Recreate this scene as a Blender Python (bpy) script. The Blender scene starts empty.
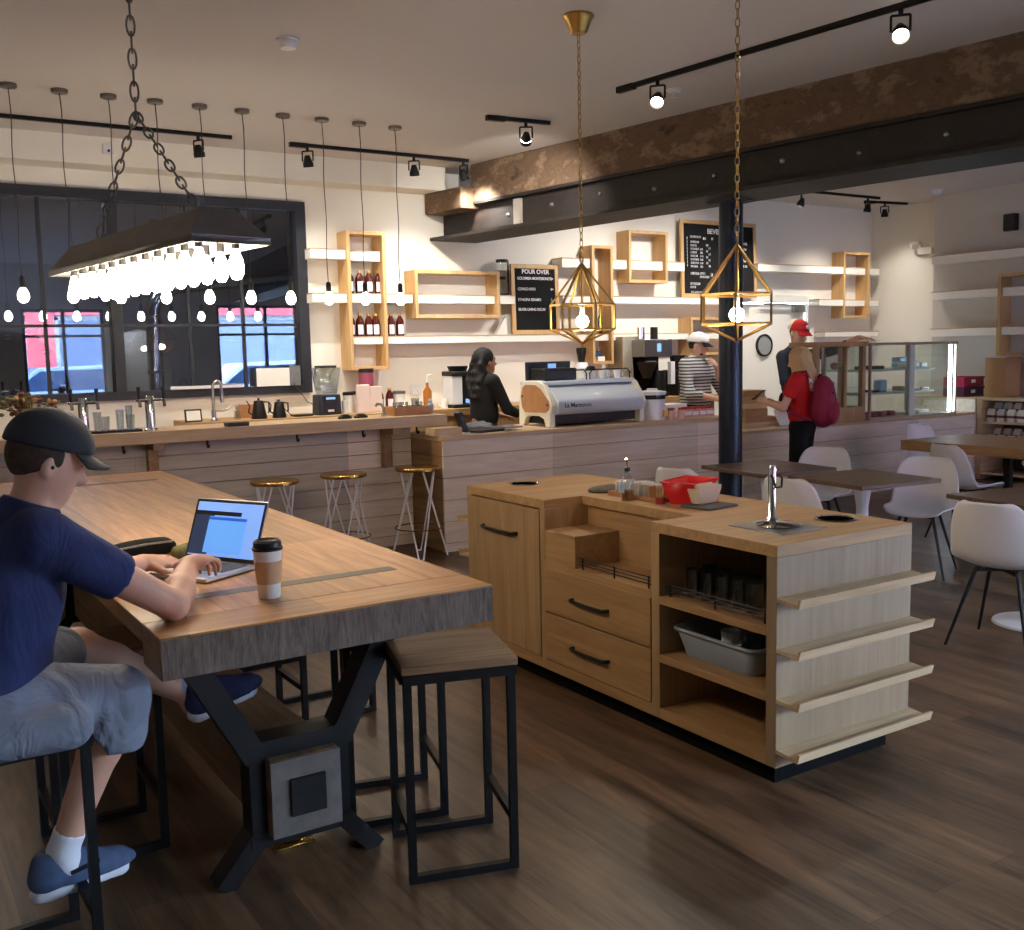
import bpy, bmesh, math, random
import numpy as np
from mathutils import Vector, Matrix, Euler
random.seed(4)
SC = bpy.context.scene
COLL = SC.collection
PI = math.pi

# ------------------------------------------------------------------ camera, world, exposure
cam_d = bpy.data.cameras.new('camera')
cam_d.sensor_width = 36.0
cam_d.lens = 1019.3 * 36.0 / 1024.0
cam_d.clip_start = 0.05
cam = bpy.data.objects.new('camera', cam_d)
COLL.objects.link(cam)
yaw, pitch, roll = math.radians(32.593), math.radians(6.378), math.radians(1.2272)
fw = Vector((math.sin(yaw)*math.cos(pitch), math.cos(yaw)*math.cos(pitch), -math.sin(pitch)))
rt = Vector((math.cos(yaw), -math.sin(yaw), 0))
dn = fw.cross(rt)
r2 = rt*math.cos(roll) + dn*math.sin(roll)
d2 = -rt*math.sin(roll) + dn*math.cos(roll)
rotm = Matrix((r2, -d2, -fw)).transposed()
cam.matrix_world = Matrix.Translation((0, 0, 1.65)) @ rotm.to_4x4()
SC.camera = cam
SC.view_settings.view_transform = 'Standard'
SC.view_settings.look = 'None'
SC.view_settings.gamma = 1.0
SC.view_settings.use_curve_mapping = False
SC.view_settings.exposure = EXPOSURE = 0.18
SC.cycles.use_denoising = True
SC.cycles.max_bounces = 8
SC.cycles.sample_clamp_indirect = 6.0

W = bpy.data.worlds.new('sky')
SC.world = W
W.use_nodes = True
bg = W.node_tree.nodes['Background']
bg.inputs[0].default_value = (0.66, 0.82, 1.0, 1)
bg.inputs[1].default_value = 85.0

def area_portal(x0, x1, z0, z1, y):
    l = bpy.data.lights.new('window_daylight', 'AREA')
    l.shape = 'RECTANGLE'; l.size = x1-x0; l.size_y = z1-z0
    l.cycles.is_portal = True
    o = bpy.data.objects.new('window_daylight', l); COLL.objects.link(o)
    o.location = ((x0+x1)/2, y, (z0+z1)/2)
    o.rotation_euler = (math.radians(90), 0, 0)      # -Z of the lamp looks along +Y, into the room
STORE_Y = -2.5
WINDOWS = [(2.75, 4.25, 0.95, 2.65), (6.5, 8.65, 0.45, 2.75), (9.0, 11.5, 0.45, 2.75)]
for (x0, x1, z0, z1) in WINDOWS:
    area_portal(x0, x1, z0, z1, STORE_Y-0.12)

# ------------------------------------------------------------------ materials
def lin(c):
    c = c/255.0
    return c/12.92 if c <= 0.04045 else ((c+0.055)/1.055)**2.4
def rgb(r, g, b): return (lin(r), lin(g), lin(b), 1)
MATS = {}
def mat(name, c=(128,128,128), rough=0.5, metal=0.0, emit=None, strength=0.0, trans=0.0, ior=1.45, spec=0.5, alpha=1.0, coat=0.0, var=0.0, vscale=6.0, sheen=0.0, bump=0.0, bscale=14.0):
    m = bpy.data.materials.new(name); m.use_nodes = True
    nt = m.node_tree; b = nt.nodes['Principled BSDF']
    b.inputs['Base Color'].default_value = rgb(*c)
    b.inputs['Roughness'].default_value = rough
    b.inputs['Metallic'].default_value = metal
    b.inputs['IOR'].default_value = ior
    b.inputs['Specular IOR Level'].default_value = spec
    b.inputs['Transmission Weight'].default_value = trans
    b.inputs['Alpha'].default_value = alpha
    b.inputs['Coat Weight'].default_value = coat
    b.inputs['Sheen Weight'].default_value = sheen
    if emit:
        b.inputs['Emission Color'].default_value = rgb(*emit)
        b.inputs['Emission Strength'].default_value = strength
    if var > 0:
        tc = nt.nodes.new('ShaderNodeTexCoord'); n = nt.nodes.new('ShaderNodeTexNoise')
        n.inputs['Scale'].default_value = vscale; n.inputs['Detail'].default_value = 5
        nt.links.new(tc.outputs['Object'], n.inputs['Vector'])
        r = nt.nodes.new('ShaderNodeValToRGB')
        k0, k1 = 1-var, 1+var
        r.color_ramp.elements[0].position = 0.3; r.color_ramp.elements[1].position = 0.7
        cc = rgb(*c)
        r.color_ramp.elements[0].color = tuple(min(1, x*k0) for x in cc[:3])+(1,)
        r.color_ramp.elements[1].color = tuple(min(1, x*k1) for x in cc[:3])+(1,)
        nt.links.new(n.outputs['Fac'], r.inputs['Fac'])
        nt.links.new(r.outputs['Color'], b.inputs['Base Color'])
    if bump > 0:
        tc2 = nt.nodes.new('ShaderNodeTexCoord'); n2 = nt.nodes.new('ShaderNodeTexNoise'); n2.inputs['Scale'].default_value = bscale; n2.inputs['Detail'].default_value = 3; n2.inputs['Distortion'].default_value = 1.2
        mp = nt.nodes.new('ShaderNodeMapping'); mp.inputs['Scale'].default_value = (1, 1, 0.55)
        nt.links.new(tc2.outputs['Object'], mp.inputs['Vector']); nt.links.new(mp.outputs['Vector'], n2.inputs['Vector'])
        bp = nt.nodes.new('ShaderNodeBump'); bp.inputs['Strength'].default_value = bump; bp.inputs['Distance'].default_value = 0.03
        nt.links.new(n2.outputs['Fac'], bp.inputs['Height']); nt.links.new(bp.outputs['Normal'], b.inputs['Normal'])
    MATS[name] = m
    return m

def wood(name, c1, c2, axis='x', scale=1.0, rough=0.45, planks=None, stretch=14.0, coat=0.0, bump=0.05):
    """grain runs along the object's AXIS; planks=(length, height) adds boards of slightly different tone"""
    m = bpy.data.materials.new(name); m.use_nodes = True
    nt = m.node_tree; N = nt.nodes; L = nt.links
    b = N['Principled BSDF']; b.inputs['Roughness'].default_value = rough
    b.inputs['Coat Weight'].default_value = coat
    tc = N.new('ShaderNodeTexCoord'); mp = N.new('ShaderNodeMapping')
    s = [9.0*scale]*3; s['xyz'.index(axis)] = 9.0*scale/stretch
    mp.inputs['Scale'].default_value = s
    L.new(tc.outputs['Object'], mp.inputs['Vector'])
    n1 = N.new('ShaderNodeTexNoise'); n1.inputs['Scale'].default_value = 1.6; n1.inputs['Detail'].default_value = 7; n1.inputs['Roughness'].default_value = 0.65; n1.inputs['Distortion'].default_value = 1.1
    n2 = N.new('ShaderNodeTexNoise'); n2.inputs['Scale'].default_value = 8.0; n2.inputs['Detail'].default_value = 4
    L.new(mp.outputs['Vector'], n1.inputs['Vector']); L.new(mp.outputs['Vector'], n2.inputs['Vector'])
    mx = N.new('ShaderNodeMath'); mx.operation = 'MULTIPLY_ADD'
    L.new(n2.outputs['Fac'], mx.inputs[0]); mx.inputs[1].default_value = 0.45; L.new(n1.outputs['Fac'], mx.inputs[2])
    r = N.new('ShaderNodeValToRGB')
    r.color_ramp.elements[0].position = 0.48; r.color_ramp.elements[0].color = rgb(*c1)
    r.color_ramp.elements[1].position = 0.95; r.color_ramp.elements[1].color = rgb(*c2)
    L.new(mx.outputs[0], r.inputs['Fac'])
    out = r.outputs['Color']
    if planks:
        mp2 = N.new('ShaderNodeMapping')
        pl, ph, rot = planks
        mp2.inputs['Rotation'].default_value = rot
        L.new(tc.outputs['Object'], mp2.inputs['Vector'])
        bt = N.new('ShaderNodeTexBrick')
        bt.inputs['Scale'].default_value = 1.0
        bt.inputs['Brick Width'].default_value = pl; bt.inputs['Row Height'].default_value = ph
        bt.inputs['Mortar Size'].default_value = 0.0015
        bt.inputs['Color1'].default_value = (0.62, 0.62, 0.62, 1); bt.inputs['Color2'].default_value = (1.15, 1.1, 1.05, 1)
        bt.inputs['Mortar'].default_value = (0.45, 0.42, 0.4, 1)
        bt.offset = 0.37
        L.new(mp2.outputs['Vector'], bt.inputs['Vector'])
        ml = N.new('ShaderNodeMix'); ml.data_type = 'RGBA'; ml.blend_type = 'MULTIPLY'; ml.inputs[0].default_value = 1.0
        L.new(out, ml.inputs[6]); L.new(bt.outputs['Color'], ml.inputs[7])
        out = ml.outputs[2]
    L.new(out, b.inputs['Base Color'])
    if bump:
        bp = N.new('ShaderNodeBump'); bp.inputs['Strength'].default_value = bump; bp.inputs['Distance'].default_value = 0.01
        L.new(mx.outputs[0], bp.inputs['Height']); L.new(bp.outputs['Normal'], b.inputs['Normal'])
    MATS[name] = m
    return m

def glassy(name, tint=(255,255,255), refl=0.12, rough=0.0):
    """thin glass: part mirror, part clear"""
    m = bpy.data.materials.new(name); m.use_nodes = True
    nt = m.node_tree; N = nt.nodes; L = nt.links
    N.remove(N['Principled BSDF'])
    t = N.new('ShaderNodeBsdfTransparent'); t.inputs[0].default_value = rgb(*tint)
    g = N.new('ShaderNodeBsdfGlossy'); g.inputs['Roughness'].default_value = rough; g.inputs['Color'].default_value = (1,1,1,1)
    fr = N.new('ShaderNodeFresnel'); fr.inputs['IOR'].default_value = 1.5
    ge = N.new('ShaderNodeNewGeometry'); io = N.new('ShaderNodeMath'); io.operation = 'MULTIPLY_ADD'
    io.inputs[1].default_value = 1/1.5-1.5; io.inputs[2].default_value = 1.5
    L.new(ge.outputs['Backfacing'], io.inputs[0]); L.new(io.outputs[0], fr.inputs['IOR'])
    ad = N.new('ShaderNodeMath'); ad.operation = 'ADD'; ad.use_clamp = True; ad.inputs[1].default_value = refl
    L.new(fr.outputs[0], ad.inputs[0])
    mx = N.new('ShaderNodeMixShader')
    L.new(ad.outputs[0], mx.inputs[0]); L.new(t.outputs[0], mx.inputs[1]); L.new(g.outputs[0], mx.inputs[2])
    L.new(mx.outputs[0], N['Material Output'].inputs['Surface'])
    MATS[name] = m
    return m

def patches(name, cols, scale=3.0, rough=0.85, bump=0.4, vec=(1,1,1), metal=0.0, edges=(0.3, 0.7)):
    m = bpy.data.materials.new(name); m.use_nodes = True
    nt = m.node_tree; N = nt.nodes; L = nt.links
    b = N['Principled BSDF']; b.inputs['Roughness'].default_value = rough; b.inputs['Metallic'].default_value = metal
    tc = N.new('ShaderNodeTexCoord'); mp = N.new('ShaderNodeMapping'); mp.inputs['Scale'].default_value = vec
    L.new(tc.outputs['Object'], mp.inputs['Vector'])
    n = N.new('ShaderNodeTexNoise'); n.inputs['Scale'].default_value = scale; n.inputs['Detail'].default_value = 9; n.inputs['Roughness'].default_value = 0.68
    L.new(mp.outputs['Vector'], n.inputs['Vector'])
    r = N.new('ShaderNodeValToRGB'); k = len(cols)
    while len(r.color_ramp.elements) < k: r.color_ramp.elements.new(0.5)
    for i, c in enumerate(cols):
        r.color_ramp.elements[i].position = edges[0]+(edges[1]-edges[0])*i/(k-1); r.color_ramp.elements[i].color = rgb(*c)
    L.new(n.outputs['Fac'], r.inputs['Fac']); L.new(r.outputs['Color'], b.inputs['Base Color'])
    bp = N.new('ShaderNodeBump'); bp.inputs['Strength'].default_value = bump; bp.inputs['Distance'].default_value = 0.02
    L.new(n.outputs['Fac'], bp.inputs['Height']); L.new(bp.outputs['Normal'], b.inputs['Normal'])
    MATS[name] = m
    return m

def striped(name, c1, c2, freq, axis='z', rough=0.9):
    m = bpy.data.materials.new(name); m.use_nodes = True
    nt = m.node_tree; N = nt.nodes; L = nt.links
    b = N['Principled BSDF']; b.inputs['Roughness'].default_value = rough
    tc = N.new('ShaderNodeTexCoord'); w = N.new('ShaderNodeTexWave'); w.wave_type = 'BANDS'; w.bands_direction = axis.upper()
    w.inputs['Scale'].default_value = freq; w.inputs['Distortion'].default_value = 0.6; w.inputs['Detail'].default_value = 1
    r = N.new('ShaderNodeValToRGB'); r.color_ramp.elements[0].color = rgb(*c1); r.color_ramp.elements[1].color = rgb(*c2)
    r.color_ramp.elements[0].position = 0.4; r.color_ramp.elements[1].position = 0.6
    L.new(tc.outputs['Object'], w.inputs['Vector']); L.new(w.outputs['Fac'], r.inputs['Fac']); L.new(r.outputs['Color'], b.inputs['Base Color'])
    MATS[name] = m
    return m

# ------------------------------------------------------------------ mesh collecting
class M:
    def __init__(s): s.v = []; s.f = []
    def add(s, vs, fs, T=None):
        o = len(s.v)
        s.v += [tuple(T @ Vector(p)) if T is not None else tuple(p) for p in vs]
        s.f += [tuple(i+o for i in f) for f in fs]
        return s
    def box(s, x0, x1, y0, y1, z0, z1, T=None):
        vs = [(x, y, z) for x in (x0, x1) for y in (y0, y1) for z in (z0, z1)]
        return s.add(vs, [(0,1,3,2),(4,6,7,5),(0,4,5,1),(2,3,7,6),(0,2,6,4),(1,5,7,3)], T)
    def bar(s, p0, p1, w, h=None, up=(0,0,1)):
        p0, p1 = Vector(p0), Vector(p1); h = h or w
        d = (p1-p0); l = d.length; d.normalize(); u = Vector(up)
        if abs(d.dot(u)) > 0.99: u = Vector((1,0,0))
        a = d.cross(u).normalized(); u = a.cross(d)
        vs = [p + a*sx*w/2 + u*sz*h/2 for p in (p0, p1) for sx in (-1, 1) for sz in (-1, 1)]
        return s.add(vs, [(0,1,3,2),(4,6,7,5),(0,4,5,1),(2,3,7,6),(0,2,6,4),(1,5,7,3)])
    def cyl(s, p0, p1, r0, r1=None, n=16, cap=True):
        p0, p1 = Vector(p0), Vector(p1); r1 = r0 if r1 is None else r1
        d = (p1-p0).normalized(); u = Vector((0,0,1)) if abs(d.z) < 0.95 else Vector((1,0,0))
        a = d.cross(u).normalized(); b = a.cross(d)
        vs = []
        for p, r in ((p0, r0), (p1, r1)):
            vs += [p + (a*math.cos(2*PI*i/n) + b*math.sin(2*PI*i/n))*r for i in range(n)]
        fs = [(i, (i+1) % n, n+(i+1) % n, n+i) for i in range(n)]
        if cap: fs += [tuple(range(n-1, -1, -1)), tuple(range(n, 2*n))]
        return s.add(vs, fs)
    def tube(s, pts, r, n=8, closed=False):
        pts = [Vector(p) for p in pts]; k = len(pts)
        rs = r if isinstance(r, (list, tuple)) else [r]*k
        tang = []
        for i in range(k):
            a = pts[i-1] if (i > 0 or closed) else pts[i]; b = pts[(i+1) % k] if (i < k-1 or closed) else pts[i]
            tang.append((b-a).normalized())
        t = tang[0]; u = Vector((0,0,1)) if abs(t.z) < 0.9 else Vector((1,0,0))
        nrm = t.cross(u).normalized()
        vs = []
        for i in range(k):
            nrm = (nrm - tang[i]*nrm.dot(tang[i])).normalized(); bn = tang[i].cross(nrm)
            vs += [pts[i] + (nrm*math.cos(2*PI*j/n) + bn*math.sin(2*PI*j/n))*rs[i] for j in range(n)]
        fs = []
        for i in range(k if closed else k-1):
            a, b = i*n, ((i+1) % k)*n
            fs += [(a+j, a+(j+1) % n, b+(j+1) % n, b+j) for j in range(n)]
        if not closed: fs += [tuple(range(n-1, -1, -1)), tuple(range((k-1)*n, k*n))]
        return s.add(vs, fs)
    def lathe(s, prof, c=(0,0,0), n=24, T=None, cap=True):
        k = len(prof); vs = []
        for (r, z) in prof:
            vs += [(c[0]+r*math.cos(2*PI*j/n), c[1]+r*math.sin(2*PI*j/n), c[2]+z) for j in range(n)]
        fs = []
        for i in range(k-1):
            fs += [(i*n+j, i*n+(j+1) % n, (i+1)*n+(j+1) % n, (i+1)*n+j) for j in range(n)]
        if cap: fs += [tuple(range(n-1, -1, -1)), tuple(range((k-1)*n, k*n))]
        return s.add(vs, fs, T)
    def sph(s, c, r, n=14, T=None):
        rr = r if isinstance(r, (list, tuple)) else (r, r, r); m = n//2+1
        vs = []
        for i in range(m+1):
            th = PI*i/m
            vs += [(c[0]+rr[0]*math.sin(th)*math.cos(2*PI*j/n), c[1]+rr[1]*math.sin(th)*math.sin(2*PI*j/n), c[2]+rr[2]*math.cos(th)) for j in range(n)]
        fs = [(i*n+j, (i+1)*n+j, (i+1)*n+(j+1) % n, i*n+(j+1) % n) for i in range(m) for j in range(n)]
        return s.add(vs, fs, T)
    def prism(s, poly, axis, a, b, T=None):
        k = len(poly); vs = []
        for d in (a, b):
            for (u, v) in poly:
                vs.append({'x': (d, u, v), 'y': (u, d, v), 'z': (u, v, d)}[axis])
        fs = [(i, (i+1) % k, k+(i+1) % k, k+i) for i in range(k)] + [tuple(range(k-1, -1, -1)), tuple(range(k, 2*k))]
        return s.add(vs, fs, T)
    def grid(s, P):
        h, w = len(P), len(P[0])
        return s.add([p for row in P for p in row], [(i*w+j, i*w+j+1, (i+1)*w+j+1, (i+1)*w+j) for i in range(h-1) for j in range(w-1)])
    def build(s, name, m, parent=None, bevel=0.0, angle=35, loc=None, solid=0.0, merge=False):
        me = bpy.data.meshes.new(name); me.from_pydata(s.v, [], s.f)
        bm = bmesh.new(); bm.from_mesh(me)
        if merge: bmesh.ops.remove_doubles(bm, verts=bm.verts, dist=1e-6)
        bmesh.ops.recalc_face_normals(bm, faces=bm.faces)
        bm.to_mesh(me); bm.free()
        for p in me.polygons: p.use_smooth = True
        me.set_sharp_from_angle(angle=math.radians(angle))
        me.materials.append(m if not isinstance(m, str) else MATS[m])
        o = bpy.data.objects.new(name, me); COLL.objects.link(o)
        if parent is not None: o.parent = parent
        if loc is not None: o.location = loc
        if solid:
            md = o.modifiers.new('thickness', 'SOLIDIFY'); md.thickness = solid; md.offset = 0
        if bevel:
            md = o.modifiers.new('edge', 'BEVEL'); md.width = bevel; md.segments = 2; md.limit_method = 'ANGLE'; md.angle_limit = math.radians(40)
        return o

def tag(o, label, cat, group=None, kind=None):
    if label: o['label'] = label
    if cat: o['category'] = cat
    if group: o['group'] = group
    if kind: o['kind'] = kind
    return o
def thing(name, label, cat, loc=(0,0,0), rz=0.0, group=None):
    o = bpy.data.objects.new(name, None); o.empty_display_size = 0.1
    COLL.objects.link(o); o.location = loc; o.rotation_euler = (0, 0, rz)
    return tag(o, label, cat, group)
def struct(m, name, material, **k):
    o = m.build(name, material, **k); o['kind'] = 'structure'
    return o
def kids(o): return [c for c in bpy.data.objects if c.parent is o]
def dup(root, loc, rz=None, label=None, group=None):
    r = root.copy(); COLL.objects.link(r); r.location = loc
    if rz is not None: r.rotation_euler = (0, 0, rz)
    if label: r['label'] = label
    if group: r['group'] = group
    for ch in kids(root):
        c = ch.copy(); COLL.objects.link(c); c.parent = r
        for g in kids(ch):
            d = g.copy(); COLL.objects.link(d); d.parent = c
    return r
def lettering(name, body, size, m, parent, loc, rot, align='LEFT', extrude=0.001, sx=1.0, bold=0.012):
    cu = bpy.data.curves.new(name, 'FONT'); cu.body = body; cu.size = size; cu.align_x = align; cu.extrude = extrude; cu.offset = size*bold
    o = bpy.data.objects.new(name, cu)
    me = bpy.data.meshes.new_from_object(o)
    bpy.data.objects.remove(o); bpy.data.curves.remove(cu)
    me.materials.clear(); me.materials.append(MATS[m] if isinstance(m, str) else m)
    o = bpy.data.objects.new(name, me); COLL.objects.link(o); o.parent = parent
    o.location = loc; o.rotation_euler = rot; o.scale = (sx, 1, 1)
    return o
ORD = ['first','second','third','fourth','fifth','sixth','seventh','eighth','ninth','tenth','eleventh','twelfth']

mat('ceiling_paint', (198,193,192), 0.9, var=0.02, vscale=0.8)
mat('wall_paint', (236,231,220), 0.85, var=0.015, vscale=1.0)
mat('dim_wall_paint', (205,200,193), 0.85, var=0.015, vscale=1.0)  # wall paint darkened for the weaker light on the near right wall
mat('white_paint', (240,236,226), 0.5)
mat('black_metal', (22,22,23), 0.45, 0.4)
mat('black_plastic', (18,18,19), 0.4)
mat('plinth_black', (10,10,10), 0.8, spec=0.1)
mat('dark_frame', (34,36,42), 0.5)
mat('chrome', (215,215,215), 0.12, 1.0)
mat('steel', (165,165,165), 0.28, 1.0)
mat('brass', (190,150,80), 0.25, 1.0)
mat('dull_gold', (176,143,82), 0.35, 1.0)
mat('white_metal', (232,232,235), 0.35)
mat('white_plastic', (225,225,228), 0.38)
mat('white_ceramic', (235,235,232), 0.2)
mat('paper', (238,236,228), 0.8)
mat('shade_steel', (116,112,107), 0.45, 0.6, var=0.15, vscale=8)  # base tone lightened for the glare haze around the trough bulbs
mat('bulb_glow', (255,240,215), 0.3, emit=(255,238,215), strength=60.0)
mat('pendant_glow', (255,240,215), 0.3, emit=(255,236,208), strength=80.0)
mat('geo_glow', (255,240,215), 0.3, emit=(255,228,190), strength=190.0)
mat('lens_glow', (255,250,240), 0.3, emit=(255,244,225), strength=25.0)
wood('table_wood', (138,94,50), (194,146,90), 'x', 0.9, 0.38, planks=(1.1, 0.16, (0,0,0)), bump=0.08)
wood('table_wood_far', (138,94,50), (194,146,90), 'y', 0.9, 0.38, planks=(1.6, 0.17, (0,0,PI/2)), bump=0.08)
wood('end_grain', (70,58,48), (128,112,98), 'z', 2.2, 0.8, stretch=6, bump=0.3)
wood('oak', (142,106,66), (178,140,94), 'y', 0.9, 0.5, bump=0.04)
wood('oak_upright', (146,114,76), (180,146,104), 'z', 0.9, 0.5, bump=0.04)
wood('oak_across', (150,114,72), (188,150,102), 'x', 0.9, 0.5, bump=0.04)
wood('pale_oak', (170,140,102), (205,180,145), 'x', 0.8, 0.5, bump=0.04)
wood('daylit_oak_upright', (130,108,80), (154,132,102), 'z', 0.8, 0.5, bump=0.04)  # oak greyed for the cool daylight on the island's near end
wood('shelf_oak', (186,145,92), (212,174,122), 'z', 0.9, 0.5, bump=0.03)
wood('daylit_plank', (206,198,186), (236,230,220), 'x', 0.6, 0.6, planks=(1.7, 5.0, (PI/2,0,0)), bump=0.06)  # washed plank made paler for the daylight on the counter's right end
wood('washed_plank', (204,192,172), (236,225,206), 'x', 0.6, 0.6, planks=(1.7, 5.0, (PI/2,0,0)), bump=0.06)
wood('washed_plank_end', (120,90,58), (165,130,90), 'y', 0.6, 0.6, bump=0.06)
wood('floor_wood', (50,35,24), (122,94,70), 'y', 0.55, 0.38, planks=(1.3, 0.145, (0,0,PI/2)), stretch=10, bump=0.05)
wood('walnut', (72,52,40), (112,86,68), 'x', 0.9, 0.4, bump=0.03)
wood('seat_wood', (96,70,46), (158,122,84), 'x', 0.8, 0.5, bump=0.08)
wood('timber', (82,60,40), (132,100,68), 'y', 0.7, 0.7, bump=0.15)
patches('old_timber', [(60,45,34), (100,78,58), (86,66,50), (126,104,82), (74,57,44)], 3.2, 0.9, 0.8, (1,1,1.6))
patches('old_steel', [(26,23,23), (44,38,36), (34,28,26), (64,50,40)], 2.4, 0.6, 0.25, metal=0.3)
patches('column_steel', [(16,20,28), (30,38,52), (20,25,33)], 5.0, 0.35, 0.1, metal=0.5)
glassy('window_glass', (212,217,226), 0.09)
glassy('clear_glass', (245,250,250), 0.03)
glassy('tumbler_glass', (205,215,218), 0.10)
glassy('clear_plastic', (232,238,238), 0.12)
glassy('store_glass', (235,242,248), 0.02)
# ------------------------------------------------------------------ the room
ZC, YB = 3.5, 9.5
struct(M().box(-3.2, 13.2, -2.5, 13.0, -0.06, 0), 'floor', 'floor_wood')
struct(M().box(-3.2, 13.2, -2.7, 13.0, ZC, ZC+0.1), 'ceiling', 'ceiling_paint')
# back wall with the interior window (X up to 3.75) and the door opening
WX0, WX1, WZ0, WZ1 = -2.2, 3.75, 1.29, 3.11
DX0, DX1, DZ = 9.50, 10.82, 2.21
wb = M()
wb.box(-3.2, WX0, YB, YB+0.14, 0, ZC); wb.box(WX0, WX1, YB, YB+0.14, 0, WZ0); wb.box(WX0, WX1, YB, YB+0.14, WZ1, ZC)
wb.box(WX1, DX0, YB, YB+0.14, 0, ZC); wb.box(DX0, DX1, YB, YB+0.14, DZ, ZC); wb.box(DX1, 12.3, YB, YB+0.14, 0, ZC)
struct(wb, 'wall_back', 'wall_paint')
struct(M().box(12.15, 12.3, 8.27, YB, 0, ZC), 'wall_right', 'wall_paint')
struct(M().box(11.8, 12.3, -2.5, 8.27, 0, ZC), 'wall_right', 'dim_wall_paint')
struct(M().box(-3.2, -3.05, -2.5, YB, 0, ZC), 'wall_left', 'dim_wall_paint')
struct(M().box(-3.05, 5.16, 9.2, YB, 3.27, ZC), 'trim_1', 'wall_paint')     # bulkhead along the back wall
# storefront behind the camera
wf = M(); xs = -3.2
for (x0, x1, z0, z1) in WINDOWS:
    wf.box(xs, x0, STORE_Y-0.2, STORE_Y, 0, ZC); wf.box(x0, x1, STORE_Y-0.2, STORE_Y, 0, z0); wf.box(x0, x1, STORE_Y-0.2, STORE_Y, z1, ZC); xs = x1
wf.box(xs, 12.3, STORE_Y-0.2, STORE_Y, 0, ZC)
struct(wf, 'wall_front', 'dim_wall_paint')
for i, (x0, x1, z0, z1) in enumerate(WINDOWS):
    m = M(); y0, y1 = STORE_Y-0.14, STORE_Y-0.06
    for a, b in ((x0, x0+0.06), (x1-0.06, x1), ((x0+x1)/2-0.03, (x0+x1)/2+0.03)): m.box(a, b, y0, y1, z0, z1)
    for a, b in ((z0, z0+0.06), (z1-0.06, z1), (2.1, 2.15)): m.box(x0, x1, y0, y1, a, b)
    w = struct(m, 'window_%d' % (i+2), 'dark_frame')
    M().box(x0+0.03, x1-0.03, STORE_Y-0.105, STORE_Y-0.095, z0+0.03, z1-0.03).build('pane', 'store_glass', w)
# interior window to the roasting room
m = M(); y0, y1 = YB-0.05, YB+0.1
m.box(WX0, WX1, y0, y1, WZ1-0.085, WZ1); m.box(WX0, WX1, y0, y1, WZ0, WZ0+0.075)
za, zb = WZ0+0.075, WZ1-0.085
m.box(WX1-0.10, WX1, y0, y1, za, zb); m.box(WX0, WX0+0.1, y0, y1, za, zb)
m.box(1.93, 2.02, y0+0.01, y1, za, zb); m.box(-0.2, -0.11, y0+0.01, y1, za, zb)
w1 = struct(m, 'window_1', 'dark_frame', merge=False)
m = M()
for x in (1.40, 2.62, 3.12): m.box(x-0.014, x+0.014, YB+0.02, YB+0.06, WZ0, WZ1)
m.box(WX0, WX1, YB+0.02, YB+0.06, 1.935, 1.96)
m.build('muntin_and_reflection', 'dark_frame', w1)  # some bars stand for storefront mullions reflected in the pane
M().box(WX0+0.05, WX1-0.05, YB+0.035, YB+0.045, WZ0+0.04, WZ1-0.04).build('pane', 'window_glass', w1)
# roasting room behind the window
mat('roast_wall', (120,122,128), 0.9)
rr = M(); rr.box(-3.2, 5.2, 12.8, 12.95, 0, ZC); rr.box(5.0, 5.2, YB+0.14, 12.8, 0, ZC); rr.box(-3.2, -3.05, YB+0.14, 12.8, 0, ZC)
struct(rr, 'wall_back', 'roast_wall')
rl = thing('roast_fill_lamp', 'unseen square fill lamp added to brighten the room behind the interior window', 'ceiling lamp', (1.6, 11.0, ZC)); mat('fill_glow', (245,248,255), 0.4, emit=(235,240,255), strength=40.0)  # unseen lamp, added to brighten the roasting room through the glass
M().box(-0.33,0.33,-0.33,0.33,-0.05,0).build('housing', 'white_paint', rl); M().box(-0.3,0.3,-0.3,0.3,-0.056,-0.05).build('diffuser', 'fill_glow', rl)
# door in the back wall
door = struct(M().box(DX0+0.02, DX1-0.02, YB+0.02, YB+0.07, 0, DZ-0.02), 'door_1', 'white_paint')
m = M(); m.box(DX0-0.12, DX0, YB-0.03, YB+0.02, 0, DZ+0.1); m.box(DX1, DX1+0.12, YB-0.03, YB+0.02, 0, DZ+0.1); m.box(DX0, DX1, YB-0.03, YB+0.02, DZ, DZ+0.1)
m.build('door_frame', 'white_paint', door, bevel=0.006)
cl = M().box(10.55, 10.76, YB-0.04, YB+0.02, DZ-0.13, DZ-0.03).build('door_closer', 'steel', door, bevel=0.006)
M().bar((10.62, YB-0.05, DZ-0.03), (9.95, YB-0.05, DZ-0.02), 0.025, 0.02).build('closer_arm', 'steel', cl)
mat('mirror_grey', (150,155,155), 0.3)
pw = thing('porthole_mirror', 'oval black framed mirror hung on the white door behind the counter', 'mirror', (10.03, YB+0.02, 1.655))
M().lathe([(0.125,0),(0.145,0.0),(0.145,0.03),(0.125,0.03)], T=Matrix.Rotation(PI/2,4,'X') @ Matrix.Diagonal((1,1.0,1,1)), cap=False).build('frame', 'black_plastic', pw)
M().cyl((0,-0.012,0),(0,-0.02,0),0.128,n=32).build('glass', 'mirror_grey', pw)

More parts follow.
